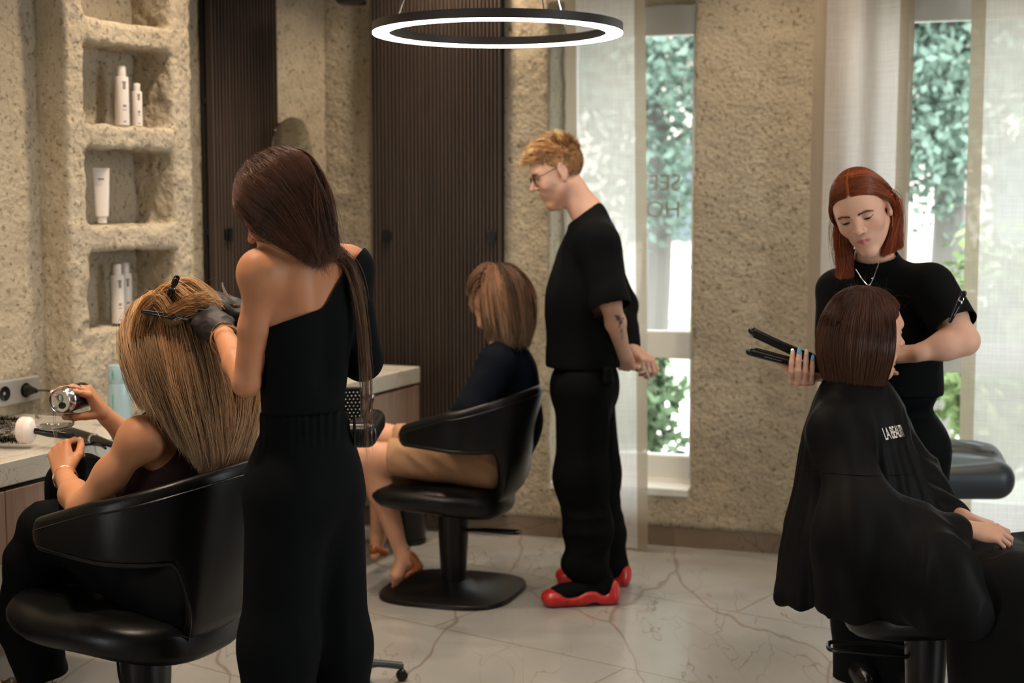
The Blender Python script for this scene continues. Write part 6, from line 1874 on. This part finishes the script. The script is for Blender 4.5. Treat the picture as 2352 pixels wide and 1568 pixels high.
# ================================================================== PERSON: red-haired stylist behind her
def person_red():
    neck = P(2010, 612, 4.40); shR = P(1925, 668, 4.50); shL = P(2138, 660, 4.28)
    waist = P(2062, 880, 4.44); hipR = P(1990, 1040, 4.52); hipL = P(2100, 1040, 4.42)
    tp, R1, R2 = torso_prims(neck, shL, shR, waist, hipL, hipR, w=(.135, .098), ww=(.112, .088), hw=(.155, .115), bust=.015)
    M = fu(P(1980, 486, 4.28), (-.35, -.85, -.40), (-.40, -.25, .88), 1.0)
    np_ = neck_prims(M, neck + [0, .01, 0], .047, .052)
    elR = P(1918, 850, 4.40); wrR = P(1848, 858, 4.105); elL = P(2215, 782, 4.16); wrL = P(2105, 811, 4.15)
    armR = chain([shR, elR], [.044, .035], k=.03) + chain([elR, wrR], [.035, .023], k=.02)
    armL = [ell(shL, (.05, .048, .052), k=.03)] + chain([shL, shL * .45 + elL * .55, elL], [.047, .046, .038], k=.03) + chain([elL, elL * .6 + wrL * .4, wrL], [.038, .038, .025], k=.03)
    D1 = nz(np.array([-.24, -.80, -.14])); 
    h1, t1 = hand_prims(wrR, D1, (0, .16, -1), 1, [(62, 32, 18), (66, 28, 14), (68, 26, 12), (66, 26, 12)], thumb=[(.45, .70, -.50), (.55, .60, -.60), (.55, .55, -.62)], s=.98, spread=.05)
    D2 = nz(P(2036, 812, 4.22) - wrL)
    h2, t2 = hand_prims(wrL, D2, (.3, -.8, .5), -1, [(35, 45, 25), (40, 48, 28), (45, 50, 30), (50, 55, 30)], thumb=[(.7, .45, -.3), (.9, .2, -.3), (1, 0, -.2)], s=.95)
    legs = chain([hipR, P(1985, 1420, 4.56), P(1985, 1640, 4.56)], [.085, .055, .04], k=.04) + chain([hipL, P(2085, 1420, 4.46), P(2085, 1650, 4.46)], [.085, .055, .04], k=.04)
    body, allp = build_body('standing person with copper-red hair and black T-shirt holding a hair straightener', tp + np_ + armL + armR + legs,
                            [(h1, wrR, D1), (h2, wrL, D2)], M, np.array([.70, .41, .29]), head_prims(M, lids=.86), brow=(.16, .06, .03), h=.005, lip=(.56, .16, .14), fine=.62)
    eyes(M, body, (.10, .10, .08), (0, -.55)); brows_lashes(M, head_prims(M, lids=.86), body, (.13, .045, .022), r=1.25, wing=1.0, dens=150)
    nails(t1, body, {0: M_NAILN, 1: M_NAILB, 2: M_NAILN, 3: M_NAILB, 4: M_NAILN}, long=.005)
    # T-shirt
    slv = shL * .25 + elL * .75
    ts = [dict(q) for q in tp] + [cone(neck, neck + (xf(M, (0, -.022, -.055)) - neck) * .5, .060, .056, k=.03), cone(shL, slv, .058, .062, k=.04), cone(shR, shR * .45 + elR * .55, .058, .060, k=.04), cone(waist + [0, 0, .1], waist + [.0, 0, -.02], .118, .122, k=.05)] + [half(waist + [0, 0, -.03], (0, 0, -1))]
    V, F = sdf_surf(ts, .005, grow=.006)
    axn = nz(xf(M, (0, -.02, -.07)) - neck)
    axn = nz(axn + [0, 0, .6]); V, F = cut(V, F, lambda p: np.minimum((p - neck) @ axn - .048, .17 - np.linalg.norm(p - neck, axis=1)))
    dS = nz(elL - shL)
    V, F = cut(V, F, lambda p: np.minimum((p - slv) @ dS + .004, .13 - np.linalg.norm(p - slv, axis=1)))
    V = V + vnorm(V, F) * (.004 * (1 - 2 * np.abs(noise3(V * np.array([9, 9, 5]), 1, 5))) + .001 * noise3(V, 25))[:, None]
    mesh_np('t_shirt', V, F, M_BLKC, body)
    tr = [ell(waist + [0, 0, -.04], (.122, .10, .06), R=R2, k=.03), ell((hipL + hipR) / 2 + [0, 0, .03], (.168, .128, .15), R=R2, k=.05)] + chain([hipR, P(1982, 1420, 4.56), P(1980, 1610, 4.56)], [.105, .088, .088], k=.05) + chain([hipL, P(2085, 1420, 4.46), P(2085, 1620, 4.46)], [.105, .088, .088], k=.05) + [half(waist + [0, 0, -.004], (0, 0, 1))]
    garment('trousers', tr, M_BLKT, body, h=.007, disp=lambda V, N: .006 * (1 - 2 * np.abs(noise3(V * np.array([10, 10, 2.5]), 1, 8))))
    for px, Yf in ((1980, 4.56), (2085, 4.46)):
        q = P(px, 1600, Yf); V, F = sdf_surf([ell((q[0] - .02, q[1] - .05, .04), (.045, .12, .045))], .007); mesh_np('shoe', V, F, M_BLKP, body)
    # necklace and earrings
    def on(px, py, Y): return P(px, py, Y)
    c = [P(2021, 598, 4.20), P(2012, 622, 4.16), P(2003, 645, 4.15), P(1994, 655, 4.145), P(1980, 640, 4.16), P(1966, 618, 4.20)]
    m = MB(); m.tube(curve_pts(c, 30), .0012, 6); m.lathe([(.0001, -.004), (.003, 0), (.0001, .004)], 8, P(2004, 640, 4.145)); m.build('necklace', M_CHROME, body, smooth=True)
    ear = xf(M, (-.0785, -.006, -.034))
    m = MB(); m.tube(curve_pts([ear, ear + [.003, -.002, -.015], ear + [.001, -.002, -.034]], 8), .0013, 6); m.lathe([(.0001, -.003), (.0022, 0), (.0001, .003)], 8, ear + [.001, -.002, -.036]); m.build('earring', M_GOLD, body, smooth=True)
    e2 = xf(M, (-.086, -.016, .026)); m = MB(); m.tube([e2 + [-.012, 0, .003], e2 + [.012, 0, -.001]], .0011, 6); m.build('ear_bar', M_GOLD, body, smooth=True)
    # hair: centre parting, slicked back behind the ears, to the shoulders
    n = 6000; S_ = 26; g = np.random.default_rng(41)
    zl = [-.060, -.052, -.030, .030, .055, .068, .080, .090]
    p, nr = scalp_pts(n, M, seed=41, zl=zl); p2, nr2 = scalp_pts(14000, M, seed=43, zl=zl); k2 = (np.abs(p2[:, 0]) < .022) & (p2[:, 2] > .05); p = np.concatenate([p, p2[k2]]); nr = np.concatenate([nr, nr2[k2]]); keepm = np.abs(p[:, 0] ) > .0016; p, nr = p[keepm], nr[keepm]; n = len(p)
    W0 = to_world(M, p); sx = np.sign(p[:, 0])
    tang = np.stack([sx * 1.0, -.75 + 0 * sx, -.25 + 0 * sx], 1); tang -= nr * (tang * nr).sum(1, keepdims=True)
    d0 = to_worldv(M, tang)
    near = p[:, 0] < 0           # her left, picture right
    eR = np.stack([g.uniform(2022, 2075, n), 0 * sx, 0 * sx], 1)
    ax_ = g.uniform(0, 1, n); 
    E = np.where(near[:, None], np.array([P(2022 + 52 * a, 588 - 24 * a, 4.26 + .02 * a) for a in ax_]), np.array([P(1922 + 36 * a, 634 - 2 * a, 4.34 + .02 * a) for a in ax_])) + g.normal(size=(n, 3)) * [.003, .012, .004]
    via = np.where(near[:, None], xf(M, (-.077, -.050, -.03)), xf(M, (.077, -.045, -.03)))
    coll = [ell((0, -.012, .042), (.0745, .096, .083), M=M), ell((0, .028, -.01), (.062, .060, .09), M=M)] + tp[3:] + np_ \
        + [ell((s * .076, -.004, .004), (.016, .022, .034), M=M) for s in (-1, 1)]
    off = g.uniform(.002, .007, n)
    A_, cid = grow_hair(W0, d0, via + g.normal(size=(n, 3)) * [.006, .010, .016], 14, coll, off, a0=.7, wob=.03, seed=42, clump=60, pull=.15)
    d1 = A_[:, -1] - A_[:, -2]; d1 /= np.linalg.norm(d1, axis=1)[:, None] + 1e-9
    B_, cid2 = grow_hair(A_[:, -1], d1, E, 14, coll, off, a0=.35, wob=.05, seed=43, clump=60, pull=.25)
    P_ = np.concatenate([A_, B_[:, 1:]], 1)
    cols = hair_cols(n, P_.shape[1], (.33, .075, .018), (.44, .105, .035), cid, 44, .22, .22)
    scalp_cap('scalp_hair', M, (.36, .10, .035), body, zl, off=.0008)
    strands('hair', P_, .00075, cols, body, mt=M_HAIRS)
    return h1
person_red()

# hair straightener
def straightener():
    hinge = P(1968, 872, 4.085); t1 = P(1722, 757, 4.04); t2 = P(1716, 806, 4.045)
    e = empty('hair_straightener', hinge, label='open black hair straightener held in the hand with blue nails', cat='hair straightener')
    for tip, nm, lab in ((t1, 'upper_arm', None), (t2, 'lower_arm', None)):
        ax = nz(tip - hinge); L = np.linalg.norm(tip - hinge); s = nz(np.cross(ax, (0, 0, 1))); u = np.cross(s, ax)
        if u[2] < 0: u = -u; s = -s
        Mx = frame(ax, s, u); sg = 1 if tip is t1 else -1
        pr = [cone((.0, 0, 0), (L * .45, 0, 0), .010, .013, k=.01, M=Mx, sq=((0, 0, 1), 1.15)), cone((L * .45, 0, 0), (L - .012, 0, .0), .0155, .0155, k=.02, M=Mx, sq=((0, 0, 1), 1.35)),
              bx((L * .74, 0, -sg * .010), (L * .215, .012, .004), .002, M=Mx, k=.003)]
        V, F = sdf_surf(pr, .002); a = mesh_np(nm, V, F, M_BLKP, e)
        m = MB(); m.box(ax * L * .74 - u * sg * .0145, (L * .20, .0115, .0012), R=np.stack([ax, s, u], 1), bev=.001); m.build('heating_plate', mat('dark_plate', (.05, .05, .055), .15, .8), a)
        if sg > 0:
            q = P(1809, 793, 4.02) - hinge
            m = MB(); m.lathe([(.0001, 0), (.0042, 0), (.0042, .0012), (.0001, .0018)], 18, ax * L * .615 - np.array([0, .0152, .001]), R=rot_to((0, -1, 0))); m.build('power_button', mat('button_light', (.7, .75, .85), .3, emit=(.75, .85, 1), es=.9), a, smooth=True)
        else:
            m = MB(); m.lathe([(.0001, 0), (.0025, 0), (.0001, .001)], 12, ax * L * .59 - np.array([0, .0165, .0]), R=rot_to((0, -1, 0))); m.build('indicator', mat('violet_light', (.2, .1, .8), .3, emit=(.25, .08, 1), es=2), a)
            m = MB()
            for k in range(9): m.box(ax * (L * (.70 + .018 * k)) - np.array([0, .0158, .0]) - u * .002, (.0016, .0004, .0012), R=np.stack([ax, s, u], 1))
            m.build('print', mat('dim_print', (.25, .25, .25), .5), a)
straightener()
hair_clip(P(2197, 706, 4.02), P(2210, 680, 4.02) - P(2183, 738, 4.02), (-.1, -1, .1), .085, 'black clip fastened to the T-shirt sleeve')
